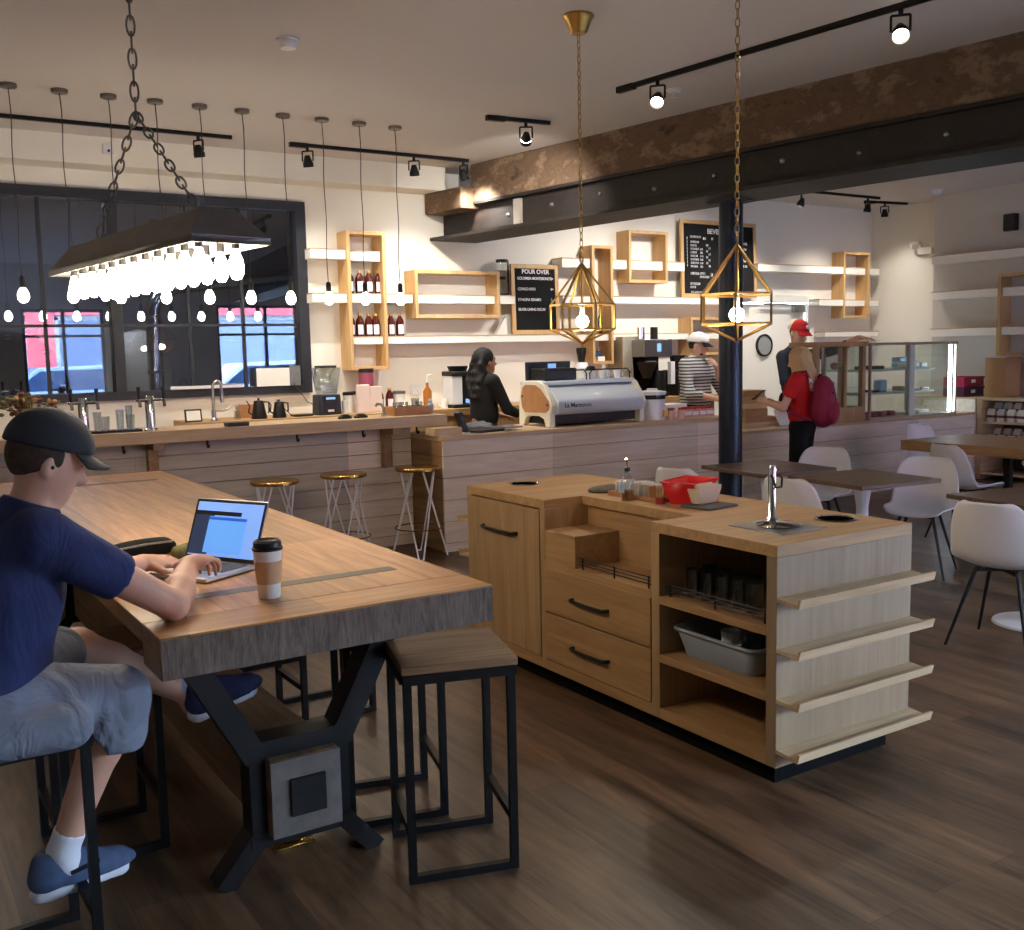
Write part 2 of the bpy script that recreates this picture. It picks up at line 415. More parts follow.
# steel beam with old timber on top, carried by a round column
ang = math.atan2(0.1434, 0.9897)
bu = Vector((0.1434, -0.9897, 0)); bn = Vector((0.9897, 0.1434, 0))
def beam_pt(t, o): return Vector((5.30, 9.0, 0)) + bu*t + bn*o
def beam_box(m, t0, t1, o0, o1, z0, z1):
    vs = []
    for t in (t0, t1):
        for o in (o0, o1):
            for z in (z0, z1):
                p = beam_pt(t, o); vs.append((p.x, p.y, z))
    m.add(vs, [(0,1,3,2),(4,6,7,5),(0,4,5,1),(2,3,7,6),(0,2,6,4),(1,5,7,3)])
mat('weathered_plate', (150,142,132), 0.8)
beam = thing('ceiling_beam', 'long riveted steel beam with rough old timber above it crossing under the ceiling', 'beam', (0,0,0))
m = M(); beam_box(m, 0.05, 11.4, 0.0, 0.36, 3.13, ZC); beam_box(m, -0.5, 0.1, -0.17, 0.36, 3.06, 3.27)
m.build('timber', 'old_timber', beam, bevel=0.01)
m = M(); beam_box(m, -0.48, 11.4, 0.05, 0.32, 2.83, 3.13); 
m.build('web', 'old_steel', beam)
m = M(); beam_box(m, -0.5, 11.4, -0.12, 0.44, 2.80, 2.83); beam_box(m, 0.0, 11.4, -0.02, 0.38, 3.105, 3.13)
m.build('flange', 'old_steel', beam)
m = M()
for k in range(14):
    p = beam_pt(0.55+k*0.62, 0.05); m.sph((p.x, p.y, 2.96+0.02*(k % 3)), 0.022, 10)
m.build('rivet', 'steel', beam)
m = M(); beam_box(m, 0.66, 0.76, 0.02, 0.05, 2.84, 3.09); m.build('plate', 'weathered_plate', beam)
col = thing('steel_column', 'round dark blue steel column holding up the ceiling beam', 'column', (5.95, 6.0, 0))
M().cyl((0,0,0.012),(0,0,2.78),0.095,n=32).build('shaft', 'column_steel', col)
M().box(-0.16,0.16,-0.16,0.16,0,0.012).build('base_plate', 'old_steel', col)
M().box(-0.13,0.13,-0.13,0.13,2.78,2.80).build('cap_plate', 'old_steel', col)

# ------------------------------------------------------------------ communal table
TX0, TX1, TY0, TY1, TZ = 0.615, 1.64, 2.69, 6.85, 0.92
tb = thing('communal_table', 'long thick butcher block communal table where the man works', 'table', (0,0,0))
m = M(); m.box(TX0, TX1, TY0+0.2, TY1-0.2, TZ-0.055, TZ)
m.build('tabletop', 'table_wood_far', tb, bevel=0.003)
for a, b in ((TY0+0.004, TY0+0.2), (TY1-0.2, TY1-0.004)): M().box(TX0, TX1, a, b, TZ-0.116, TZ).build('end_block', 'table_wood', tb, bevel=0.004)
for a in (TY0, TY1-0.0042): tag(M().box(TX0+0.003, TX1-0.003, a, a+0.0042, TZ-0.114, TZ-0.006).build('end_face', 'end_grain', tb), 'grey weathered end grain face', None)
for a in (TX0+0.10, TX1-0.13): M().box(a, a+0.03, TY0+0.2, TY1-0.2, TZ-0.13, TZ-0.055).build('apron', 'timber', tb)
mat('inlay', (92,84,74), 0.45, 0.3)
for y in (3.085, 6.32):
    M().box(0.82, 1.50, y, y+0.062, TZ-0.004, TZ+0.0012).build('inlay_strip', 'inlay', tb)
m = M(); m.box(0.985, 1.215, 2.97, 6.55, 0.15, 0.40); m.build('stretcher_beam', 'timber', tb, bevel=0.006)
mat('weathered', (104,98,92), 0.85, var=0.15, vscale=20)
M().box(0.985, 1.215, 2.962, 2.971, 0.152, 0.398).build('beam_end', 'weathered', tb)
M().box(1.045, 1.16, 2.95, 2.963, 0.215, 0.335).build('end_bracket', 'black_metal', tb)
for yc in (3.06, 6.42):
    m = M()
    for sx in (-1, 1):
        m.bar((1.10+sx*0.36, yc, 0.815), (1.10+sx*0.14, yc, 0.405), 0.075, 0.098, up=(0,1,0))
        m.bar((1.10+sx*0.14, yc, 0.405), (1.10+sx*0.14, yc, 0.14), 0.05, 0.094, up=(0,1,0))
        m.bar((1.10+sx*0.14, yc, 0.14), (1.10+sx*0.26, yc, 0.0), 0.06, 0.09, up=(0,1,0))
    m.box(0.93, 1.27, yc-0.05, yc+0.05, 0.40, 0.455); m.box(0.93, 1.27, yc-0.05, yc+0.05, 0.11, 0.15)
    m.box(0.70, 1.50, yc-0.048, yc+0.05, 0.795, 0.805)
    m.build('trestle', 'black_metal', tb)
fo = thing('floor_outlet', 'brass floor outlet cover under the near end of the long table', 'outlet cover', (1.13, 3.23, 0))
M().box(-0.07,0.07,-0.055,0.055,0,0.008).build('plate', 'brass', fo, bevel=0.003)
M().lathe([(0.0,0.008),(0.032,0.008),(0.036,0.012),(0.03,0.015),(0.0,0.015)], n=20).build('lid', 'brass', fo)

# ------------------------------------------------------------------ square black framed counter stools
def make_stool(label, loc, rz):
    t = thing('counter_stool', label, 'stool', loc, rz, 'square counter stools around the long table')
    a = 0.165; b = 0.0125
    M().box(-0.185,0.185,-0.185,0.185,0.672,0.70).build('seat', 'seat_wood', t, bevel=0.004)
    m = M()
    for s in (-1, 1):
        m.box(-0.18,0.18, s*0.175-b, s*0.175+b, 0.642, 0.672); m.box(s*0.175-b, s*0.175+b, -0.165,0.165, 0.642,0.672)
    m.build('seat_frame', 'black_metal', t)
    for sx in (-1, 1):
        for sy in (-1, 1):
            M().box(sx*a-b, sx*a+b, sy*a-b, sy*a+b, 0.0, 0.642).build('leg', 'black_metal', t)
    for s in (-1, 1):
        M().box(-a+b, a-b, s*a-b, s*a+b, 0.0, 0.025).build('floor_rail', 'black_metal', t)
        M().box(s*a-b, s*a+b, -a+b, a-b, 0.16, 0.185).build('footrest', 'black_metal', t)
    return t
st = make_stool('wooden seat black framed stool at the near end of the long table', (1.555, 2.845, 0), math.radians(-17))
dup(st, (1.545, 3.30, 0), math.radians(-15), 'black framed stool just behind the one at the table near corner')
dup(st, (1.745, 4.40, 0), 0.0, 'black framed stool standing alone midway along the far side of the long table')
dup(st, (1.73, 5.35, 0), 0.05, 'black framed stool at the far side of the table near its distant end')
dup(st, (0.265, 2.96, 0), 0.03, 'black framed stool the seated man in the cap sits on')
dup(st, (0.60, 3.60, 0), 0.0, 'empty black framed stool tucked under the table beyond the seated man')

# ------------------------------------------------------------------ condiment island
IX0, IX1, IY0, IY1, IZ0, IZ1 = 2.756, 3.53, 2.543, 4.77, 0.09, 0.93
isl = thing('condiment_island', 'pale oak condiment island with drawers, cubbies and angled magazine ledges', 'cabinet', (0,0,0))
T = 0.045
m = M()
m.box(IX0, IX1, IY0, 3.235, IZ1-T, IZ1)                       # right section top
m.box(IX0, IX1, 4.035, IY1, IZ1-T, IZ1)                       # left section top
m.box(IX0+0.235, IX1, 3.235, 4.035, IZ1-T, IZ1)               # middle top behind the well
m.build('worktop', 'oak_across', isl, bevel=0.002)
M().box(IX0, IX1, IY0, IY0+0.05, IZ0, IZ1-T).build('end_panel', 'daylit_oak_upright', isl, bevel=0.0015)
m = M()
m.box(IX0, IX1, 3.19, 3.24, IZ0, IZ1-T)
m.box(IX0, IX1, 4.03, 4.07, IZ0, IZ1-T)
m.box(IX0, IX1, IY1-0.045, IY1, IZ0, IZ1-T)
m.box(IX1-0.02, IX1, IY0+0.05, IY1-0.045, IZ0, IZ1-T)          # back
m.build('upright_panel', 'oak_upright', isl, bevel=0.0015)
m = M(); m.box(IX0, IX1-0.02, IY0+0.05, 3.19, IZ0, 0.135); m.box(IX0, IX1-0.02, 3.24, 4.03, IZ0, 0.14); m.box(IX0, IX1-0.02, 4.07, IY1-0.045, IZ0, 0.14)
m.build('base_board', 'oak', isl, bevel=0.0015)
m = M(); m.box(IX0+0.06, IX1-0.06, IY0+0.06, IY1-0.06, 0.0, IZ0); m.build('plinth', 'plinth_black', isl)
for z in (0.585, 0.335):
    M().box(IX0, IX1-0.02, IY0+0.05, 3.19, z, z+0.033).build('shelf', 'oak', isl, bevel=0.0015)
M().box(IX0+0.33, IX0+0.352, IY0+0.05, 2.83, 0.618, IZ1-T).build('divider', 'oak_upright', isl)
M().box(3.02, 3.05, 3.24, 4.03, 0.61, IZ1-T).build('well_back', 'oak', isl)
M().box(IX0, 3.02, 3.24, 4.03, 0.60, 0.632).build('well_floor', 'oak', isl)
M().box(IX0+0.002, 3.02, 3.785, 4.03, 0.632, 0.785).build('well_box', 'oak', isl, bevel=0.002)
def handle(parent, y0, y1, z):
    m = M(); x = IX0
    m.tube([(x, y0, z), (x-0.025, y0+0.006, z), (x-0.03, y0+0.02, z-0.002), (x-0.03, (y0+y1)/2, z-0.004), (x-0.03, y1-0.02, z-0.002), (x-0.025, y1-0.006, z), (x, y1, z)], 0.0085, 8)
    m.build('handle', 'black_metal', parent)
for z0, z1, hz in ((0.385, 0.60, 0.485), (0.145, 0.378, 0.252)):
    d = M().box(IX0-0.004, IX0+0.3, 3.244, 4.027, z0, z1).build('drawer', 'oak', isl, bevel=0.002)
    handle(d, 3.53, 3.80, hz)
d = M().box(IX0-0.004, IX0+0.02, 4.075, IY1-0.05, 0.145, 0.878).build('door', 'oak_upright', isl, bevel=0.002); handle(d, 4.27, 4.59, 0.735)
def rail(y0, y1, z, x):
    m = M()
    for dz in (0.02, 0.035, 0.05): m.cyl((x, y0, z+dz), (x, y1, z+dz), 0.0025, n=6)
    for y in (y0+0.03, (y0+y1)/2, y1-0.03): m.cyl((x, y, z), (x, y, z+0.055), 0.004, n=6)
    m.build('guard_rail', 'black_metal', isl)
rail(3.25, 3.78, 0.632, IX0+0.02); rail(IY0+0.055, 3.185, 0.618, IX0+0.03)
for z in (0.75, 0.56, 0.37, 0.178):
    for (ya, sgn) in ((IY0, -1), (IY1, 1)):
        m = M()
        m.prism([(ya, z-0.028), (ya+sgn*0.105, z-0.035), (ya+sgn*0.115, z+0.0), (ya+sgn*0.103, z+0.0), (ya+sgn*0.098, z-0.022), (ya, z-0.014)], 'x', IX0+0.0, IX1+0.0)
        m.build('magazine_ledge', 'pale_oak', isl)
mat('hole_shade', (6,6,7), 1.0, spec=0.0)
for (x, y) in ((3.02, 4.60), (3.37, 2.79)):
    r = M().lathe([(0.072,-0.02),(0.084,0.0),(0.088,0.004),(0.078,0.006),(0.074,0.0),(0.068,-0.02)], (x, y, IZ1), 32, cap=False).build('waste_ring', 'chrome', isl)
    M().cyl((x, y, IZ1-0.001), (x, y, IZ1+0.002), 0.075, n=32).build('waste_hole_shade', 'hole_shade', r)  # black disc stands for the dark inside the opening

# ------------------------------------------------------------------ the street outside the storefront
mat('asphalt', (92,92,96), 0.9, var=0.1, vscale=3); mat('pavement', (150,148,144), 0.9, var=0.05); mat('red_front', (150,52,60), 0.6); mat('pale_trim', (190,198,206), 0.6); mat('shop_glass', (66,76,100), 0.15); mat('brick_wall', (120,92,84), 0.9, var=0.15, vscale=5)
mat('car_white', (222,228,236), 0.25, coat=0.5); mat('car_blue', (70,92,140), 0.25, coat=0.5); mat('car_glass', (30,44,70), 0.08); mat('tyre', (24,24,25), 0.9)
tag(M().box(-30, 45, -40, -2.75, -0.12, -0.06).build('street', 'asphalt'), None, None, kind='structure')
tag(M().box(-30, 45, -5.0, -2.72, -0.10, 0.0).build('sidewalk', 'pavement'), None, None, kind='structure')
bl = thing('shop_building', 'red fronted shop building across the street seen mirrored in the window', 'building', (0, -14.0, -0.06))
M().box(-14, 26, -2.0, 0.0, 0.0, 6.0).build('wall', 'brick_wall', bl)
for k in range(9):
    x = -12+4.3*k
    M().box(x, x+3.3, 0.0, 0.06, 0.6, 2.9).build('window', 'shop_glass', bl)
    m = M(); m.box(x-0.12, x+0.0, 0.0, 0.1, 0.0, 3.0); m.box(x+3.3, x+3.42, 0.0, 0.1, 0, 3.0); m.box(x-0.12, x+3.42, 0, 0.1, 2.9, 3.05); m.build('window_frame', 'pale_trim', bl)
    M().box(x-0.9, x-0.12, 0.0, 0.12, 0.0, 4.0).build('pilaster', 'red_front', bl); M().box(x-0.12, x+3.42, 0.0, 0.25, 3.05, 3.9).build('sign_band', 'red_front', bl)
def make_car(label, loc, paint):
    t = thing('car', label, 'car', loc)
    lo = [(-2.2,0.35),(-2.25,0.75),(-2.1,0.95),(-1.2,1.02),(1.9,1.02),(2.2,0.9),(2.25,0.35)]
    up = [(-1.25,1.0),(-0.55,1.55),(1.45,1.60),(2.0,1.0)]
    M().prism(lo, 'y', -0.9, 0.9).build('body', paint, t, bevel=0.08)
    M().prism(up, 'y', -0.78, 0.78).build('roof', paint, t, bevel=0.08)
    gl = [(-1.05,1.05),(-0.5,1.47),(1.35,1.50),(1.75,1.05)]
    for s in (-1, 1): M().prism(gl, 'y', s*0.775, s*0.79).build('side_window', 'car_glass', t)
    for x in (-1.4, 1.4):
        for s in (-1, 1):
            w = M().cyl((x, s*0.72, 0.34), (x, s*0.92, 0.34), 0.34, n=24).build('wheel', 'tyre', t); M().cyl((x, s*0.915, 0.34), (x, s*0.93, 0.34), 0.2, n=16).build('hub_cap', 'steel', w)
    return t
c1 = make_car('white car parked outside, mirrored at the right of the window', (8.9, -7.3, -0.06), 'car_white')
make_car('blue car parked outside, mirrored at the left of the window', (4.1, -7.4, -0.06), 'car_blue')
# ------------------------------------------------------------------ lamps
def chain(m, p0, p1, link=0.055, w=0.012, r=0.003):
    p0, p1 = Vector(p0), Vector(p1); d = p1-p0; n = max(2, int(round(d.length/(link*0.78)))); u = d.normalized()
    a = u.cross(Vector((0.31, 0.9, 0.2))).normalized(); b = u.cross(a)
    for i in range(n):
        c = p0 + d*((i+0.5)/n); s = a if i % 2 else b; h = link/2
        pts = []
        for k in range(12):
            th = 2*PI*k/12; pts.append(c + s*w*math.cos(th) + u*(h*math.sin(th)))
        m.tube(pts, r, 5, closed=True)

# bar pendants in a row over the window counter
mat('pendant_cord', (60,55,50), 0.7)
def make_bar_pendant(label, loc):
    t = thing('pendant_light', label, 'pendant lamp', loc, 0, 'bare bulb pendants over the window counter')
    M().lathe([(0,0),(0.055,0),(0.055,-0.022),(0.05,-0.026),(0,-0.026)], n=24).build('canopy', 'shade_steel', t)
    pts = [(0.006*math.sin(k*1.3), 0.004*math.cos(k*0.9), -0.024-k*0.128) for k in range(10)]
    M().tube(pts+[(0,0,-1.275)], 0.0035, 6).build('cord', 'pendant_cord', t)
    M().lathe([(0,-1.27),(0.014,-1.27),(0.02,-1.285),(0.02,-1.35),(0.0,-1.35)], n=16).build('socket', 'black_plastic', t)
    M().lathe([(0.0,-1.345),(0.016,-1.35),(0.03,-1.375),(0.037,-1.40),(0.034,-1.425),(0.02,-1.445),(0.0,-1.45)], n=16, cap=False).build('bulb', 'pendant_glow', t)
    return t
bp0 = None
for i in range(12):
    loc = (0.375+0.3189*i, 7.745, ZC)
    lab = '%s bare bulb pendant from the left over the window counter' % ORD[i] if i else 'leftmost bare bulb pendant over the window counter'
    if bp0 is None: bp0 = make_bar_pendant(lab, loc)
    else: dup(bp0, loc, 0, lab)

# gold wire geometric pendants above the island
def make_geo(label, loc, ztop, rz):
    t = thing('geometric_pendant', label, 'pendant lamp', loc, rz, 'gold wire cage pendants above the island')
    H = ztop - ZC
    M().lathe([(0,0),(0.085,0),(0.088,-0.01),(0.075,-0.025),(0.05,-0.09),(0.04,-0.10),(0,-0.10)], n=24).build('canopy', 'dull_gold', t)
    m = M(); chain(m, (0,0,-0.10), (0,0,H-0.02), 0.05, 0.010, 0.0028); m.build('chain', 'dull_gold', t)
    pts = [(0.018*math.cos(2*PI*k/16), 0, H-0.015+0.018*math.sin(2*PI*k/16)) for k in range(16)]
    M().tube(pts, 0.003, 6, closed=True).build('ring', 'dull_gold', t)
    m = M(); R = 0.185; top = Vector((0,0,H-0.035)); z1, z2, z3 = H-0.27, H-0.41, H-0.49
    n = 6
    for k in range(n):
        a, b = 2*PI*k/n, 2*PI*(k+1)/n
        P = lambda a, z: Vector((R*math.cos(a), R*math.sin(a), z))
        m.bar(top, P(a, z1), 0.011); m.bar(P(a, z1), P(a, z2), 0.011); m.bar(P(a, z2), (0,0,z3), 0.011)
        m.bar(P(a, z1), P(b, z1), 0.010); m.bar(P(a, z2), P(b, z2), 0.010)
    m.build('cage', 'dull_gold', t)
    M().cyl((0,0,H-0.04),(0,0,H-0.30),0.008,n=10).build('stem', 'dull_gold', t)
    M().lathe([(0,-0.28),(0.014,-0.28),(0.016,-0.34),(0,-0.34)], (0,0,H), 14).build('socket', 'white_ceramic', t)
    M().sph((0,0,H-0.365), 0.036, 18).build('bulb', 'geo_glow', t)
    return t
g = make_geo('gold wire cage pendant hanging before the espresso machine, left of two', (3.545, 4.76, ZC), 2.175, 0.3)
g2 = make_geo('gold wire cage pendant hanging before the steel column, right of two', (3.58, 3.57, ZC), 2.165, 0.75)

# long industrial trough light over the communal table
fx = thing('trough_chandelier', 'long grey metal trough light full of glowing bulbs chained over the communal table', 'ceiling lamp', (0.9415, 3.983, 2.005), 0.1136)
L2, W2 = 0.772, 0.13
def ring(hl, hw, z): return [(-hw,-hl,z),(hw,-hl,z),(hw,hl,z),(-hw,hl,z)]
vs = ring(L2, W2, 0) + ring(L2, W2, 0.022) + ring(L2-0.10, 0.062, 0.115)
fs = [(0,1,5,4),(1,2,6,5),(2,3,7,6),(3,0,4,7),(4,5,9,8),(5,6,10,9),(6,7,11,10),(7,4,8,11),(8,9,10,11)]
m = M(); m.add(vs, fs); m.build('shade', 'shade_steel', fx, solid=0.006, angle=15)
m = M(); m.box(-0.105,0.105,-L2+0.05,L2-0.05,0.03,0.036); m.build('reflector', 'white_paint', fx)
for sx in (-1, 1):
    for k in range(12):
        y = -0.66 + k*0.12
        b = M().lathe([(0.0,-0.105),(0.012,-0.102),(0.022,-0.085),(0.025,-0.062),(0.02,-0.035),(0.012,-0.015),(0.011,0.0)], (sx*0.062, y, 0.0), 12, cap=False).build('bulb', 'bulb_glow', fx)
        M().cyl((sx*0.062, y, -0.006), (sx*0.062, y, 0.03), 0.014, n=10).build('socket', 'black_plastic', b)
m = M()
chain(m, (0,-0.55,0.115), (0.0,0.0,0.54), 0.075, 0.014, 0.004); chain(m, (0,0.55,0.115), (0,0.0,0.54), 0.075, 0.014, 0.004)
chain(m, (0,0,0.53), (0,0,1.46), 0.075, 0.014, 0.004)
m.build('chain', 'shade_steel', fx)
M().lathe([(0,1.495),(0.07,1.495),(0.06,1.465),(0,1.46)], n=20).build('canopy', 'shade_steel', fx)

# track lighting
def aim(d): return Vector(d).to_track_quat('-Z', 'Y').to_euler()
SPOTS = []
def track(label, p0, p1, heads, group='black track lights on the ceiling'):
    """heads: list of (t, target, watts)"""
    p0, p1 = Vector(p0), Vector(p1)
    t = thing('track_light', label, 'track light', (p0.x, p0.y, ZC), 0, group)
    d = p1-p0; u = d.normalized()
    M().bar((0,0,-0.016), (d.x, d.y, -0.016), 0.034, 0.03).build('track', 'black_metal', t)
    M().bar((u.x*-0.02, u.y*-0.02, -0.02), (u.x*0.14, u.y*0.14, -0.02), 0.045, 0.04).build('feed_box', 'black_metal', t)
    for (s, tgt, watts) in heads:
        c = d*s; hp = Vector((c.x, c.y, -0.03)); w = p0+c; w.z = ZC-0.15
        aimd = (Vector(tgt)-w).normalized()
        side = aimd.cross(Vector((0,0,1)))
        side = side.normalized() if side.length > 0.05 else Vector((1,0,0))
        m = M(); m.cyl(hp, hp+Vector((0,0,-0.035)), 0.014, n=10)
        piv = hp+Vector((0,0,-0.12))
        m.bar(hp+Vector((0,0,-0.035))-side*0.05, hp+Vector((0,0,-0.035))+side*0.05, 0.012)
        m.bar(hp+Vector((0,0,-0.035))-side*0.05, piv-side*0.05, 0.010); m.bar(hp+Vector((0,0,-0.035))+side*0.05, piv+side*0.05, 0.010)
        h = m.build('lamp_head', 'black_metal', t)
        m = M(); m.cyl(piv-aimd*0.05, piv+aimd*0.01, 0.022, 0.042, 18); m.cyl(piv+aimd*0.01, piv+aimd*0.05, 0.046, 0.046, 18, cap=False)
        m.build('housing', 'black_metal', h)
        M().cyl(piv+aimd*0.026, piv+aimd*0.034, 0.041, n=18).build('lens', 'lens_glow', h)
        l = bpy.data.lights.new('track_spot', 'SPOT'); l.energy = watts*0.64; l.color = (1.0, 0.94, 0.85); l.spot_size = math.radians(115); l.spot_blend = 1.0; l.shadow_soft_size = 0.04
        o = bpy.data.objects.new('track_spot', l); COLL.objects.link(o)
        o.location = Vector((p0.x, p0.y, ZC)) + piv + aimd*0.06; o.rotation_euler = aim(aimd)
    return t
track('long black track light over the interior window, at far left', (-1.2, 8.68, 0), (2.82, 8.68, 0), [(0.93, (2.9, 8.9, 1.1), 110), (0.35, (0.2, 8.9, 1.1), 110)])
track('black track light with three heads beside the bar pendants', (3.36, 8.71, 0), (5.14, 8.71, 0), [(0.08, (3.9, 9.1, 1.1), 150), (0.67, (4.9, 9.15, 1.1), 170), (0.97, (6.1, 9.0, 1.2), 190)])
track('short black track light with one head left of the timber beam', (4.36, 7.05, 0), (4.91, 7.0, 0), [(0.6, (6.0, 9.3, 1.6), 240)])
track('long black track light above the island with a glaring head', (4.74, 5.88, 0), (5.14, 2.3, 0), [(0.10, (3.0, 4.0, 0.9), 40), (0.60, (3.2, 2.2, 0.9), 60)])
track('black track light right of the beam in the far corner', (9.55, 8.62, 0), (11.15, 8.62, 0), [(0.86, (10.9, 9.1, 1.2), 130), (0.1, (9.2, 9.1, 1.2), 150)])
track('black track light half hidden behind the grey wall corner', (11.25, 8.9, 0), (11.95, 8.8, 0), [(0.45, (11.8, 9.0, 1.2), 60)])
track('black track light beyond the beam over the service counter', (7.0, 7.9, 0), (8.6, 7.9, 0), [(0.2, (7.0, 9.3, 1.6), 210), (0.8, (8.4, 9.3, 1.6), 210)])
sd = thing('smoke_detector', 'round white smoke detector on the ceiling left of the beam', 'smoke detector', (2.30, 5.95, ZC))
M().lathe([(0,0),(0.07,0),(0.07,-0.012),(0.05,-0.03),(0.045,-0.05),(0,-0.055)], n=24).build('body', 'white_plastic', sd)
sd2 = dup(sd, (11.33, 7.92, ZC), 0, 'small white detector on the ceiling near the grey wall corner')

ws = thing('ceiling_sensor', 'tiny white sensor box on the bulkhead above the interior window', 'sensor', (1.93, 9.2, 3.40)); M().box(-0.045,0.045,-0.03,0,-0.035,0.035).build('box', 'white_plastic', ws, bevel=0.006); M().cyl((0,-0.03,-0.015),(0,-0.036,-0.015),0.012,n=10).build('lens', 'black_plastic', ws)
sk_ = thing('sprinkler', 'small white sprinkler plate on the ceiling beside the angled track head', 'sprinkler', (5.13, 5.75, ZC)); M().lathe([(0,0),(0.06,0),(0.055,-0.012),(0.012,-0.02),(0.012,-0.05),(0.02,-0.055),(0,-0.055)], n=18).build('head', 'white_plastic', sk_)
# ------------------------------------------------------------------ counters
def plank_front(m, x0, x1, y, z_edges, th=0.02):
    for a, b in zip(z_edges[:-1], z_edges[1:]):
        m.box(x0, x1, y, y+th, a+0.004, b-0.003)
ZS = [0.0, 0.075, 0.255, 0.435, 0.62, 0.80, 0.927]
sc = thing('service_counter', 'long plank fronted service counter holding the espresso machine', 'counter', (0,0,0))
m = M(); plank_front(m, 4.0, 7.25, 7.3, ZS); m.build('plank_front', 'washed_plank', sc)
m = M(); plank_front(m, 7.25, 8.46, 7.3, ZS[:-1]); tag(m.build('plank_front', 'washed_plank', sc), 'low plank front', None)
m = M(); plank_front(m, 8.465, 11.28, 7.3, ZS[:-1]); tag(m.build('plank_front', 'daylit_plank', sc), 'low plank front below the cases, daylight painted into its tone', None)
m = M()
for a, b in zip(ZS[:-1], ZS[1:]): m.box(4.0, 4.02, 7.32, 8.0, a+0.004, b-0.003)
m.build('end_panel', 'washed_plank_end', sc)
m = M(); m.box(4.02, 7.25, 7.315, 8.0, 0, 0.925); m.box(7.25, 11.28, 7.315, 8.0, 0, 0.775); m.build('carcass', 'oak', sc)
M().box(3.99, 7.25, 7.29, 8.02, 0.927, 0.965).build('worktop', 'pale_oak', sc, bevel=0.003)
M().box(7.25, 11.28, 7.29, 8.02, 0.775, 0.805).build('low_worktop', 'pale_oak', sc, bevel=0.003)
M().box(3.96, 4.22, 7.36, 7.52, 0.965, 1.03).build('corner_block', 'pale_oak', sc, bevel=0.003)
bcn = thing('end_counter', 'plank fronted counter block right of the glass display case', 'counter', (0,0,0))
m = M(); plank_front(m, 11.285, 11.79, 7.3, [0,0.255,0.435,0.62,0.80,0.955]); m.build('plank_front', 'daylit_plank', bcn)
M().box(11.285, 11.79, 7.315, 8.2, 0, 0.955).build('carcass', 'daylit_plank', bcn)
M().box(11.285, 11.79, 7.29, 8.2, 0.955, 0.975).build('worktop', 'pale_oak', bcn)
# window ledge bar
wl = thing('window_bar', 'long wooden bar ledge on plank wall below the interior window', 'counter', (0,0,0))
M().box(-2.8, 4.19, 7.55, 8.05, 1.04, 1.13).build('ledge', 'pale_oak', wl, bevel=0.003)
m = M(); plank_front(m, -2.8, 3.99, 7.85, [0, 0.09, 0.27, 0.41, 0.55, 0.69, 0.81, 0.92, 1.037]); m.build('plank_front', 'washed_plank', wl)
M().box(-2.8, 3.99, 7.872, 7.97, 0, 1.04).build('wall_core', 'washed_plank_end', wl)
for x in (-0.2, 1.78, 3.70):
    m = M(); m.box(x, x+0.075, 7.60, 7.85, 0.985, 1.04); m.box(x, x+0.075, 7.78, 7.85, 0.70, 0.985); m.build('bracket', 'washed_plank_end', wl, bevel=0.002)
for x in (0.9, 1.57, 2.17, 2.87, 3.43, 3.92):
    M().tube([(x,7.6,1.04),(x,7.6,1.0),(x,7.585,0.985),(x,7.57,0.99),(x,7.565,1.005)], 0.009, 8).build('bag_hook', 'black_metal', wl)
bk = thing('prep_counter', 'wooden back counter against the wall with kettles and blender', 'counter', (0,0,0))
M().box(2.41, 8.6, 8.87, 9.48, 1.02, 1.09).build('worktop', 'oak_across', bk, bevel=0.003)
M().box(2.43, 8.58, 8.92, 9.48, 0.0, 1.02).build('carcass', 'oak_upright', bk)

# ------------------------------------------------------------------ wall shelves
YF = 9.30
def shelf(label, x0, x1, z0, z1, d=0.2, skip=None):
    t = thing('wall_shelf', label, 'shelf', ((x0+x1)/2, YB, z0), 0, 'white wall shelves on the back wall')
    h = (x1-x0)/2; H = z1-z0
    M().box(-h, h, -d, 0, 0.012, H-0.012).build('fascia', 'white_paint', t, bevel=0.002)
    M().box(-h, h, -d-0.001, 0, H-0.012, H).build('top_board', 'pale_oak', t)
    return t
def boxframe(label, x0, x1, z0, z1, d=0.235, w=0.035):
    t = thing('box_frame_shelf', label, 'shelf', ((x0+x1)/2, YB, z0), 0, 'open oak box frames on the back wall')
    h = (x1-x0)/2; H = z1-z0
    for s in (-1, 1): M().box(min(s*h, s*(h-w)), max(s*h, s*(h-w)), -d, 0, 0, H).build('side', 'shelf_oak', t, bevel=0.0015)
    for a in (0, H-w): M().box(-h+w, h-w, -d, 0, a, a+w).build('rail', 'shelf_oak', t, bevel=0.0015)
    return t
shelf('short top white shelf left of the syrup bottle frame', 3.73, 4.115, 2.555, 2.665)
shelf('short white shelf inside the tall frame, above the upper bottles', 4.125, 4.455, 2.545, 2.655, 0.19)
shelf('short white shelf left of the tall frame, lower of two', 3.73, 4.115, 2.14, 2.245)
shelf('short white shelf inside the tall frame under the upper bottles', 4.125, 4.455, 2.14, 2.245, 0.19)
shelf('white shelf between the tall bottle frame and the wide frame', 4.50, 4.80, 2.14, 2.245)
shelf('white shelf running through the wide frame', 4.85, 5.78, 2.14, 2.245, 0.19)
shelf('short white shelf under the glass coffee brewer', 5.83, 6.03, 2.14, 2.245)
shelf('white shelf inside the tall frame under the lower bottles', 4.125, 4.455, 1.735, 1.825, 0.19)
shelf('longest white shelf, lowest one above the espresso machine', 4.50, 7.04, 1.735, 1.825)
shelf('upper white shelf left of the narrow tall frame by the left gold pendant', 6.66, 7.04, 2.545, 2.665)
shelf('upper white shelf between narrow tall frame and square frame', 7.35, 7.57, 2.545, 2.665)
shelf('upper white shelf inside the square frame', 7.62, 8.12, 2.545, 2.665, 0.19)
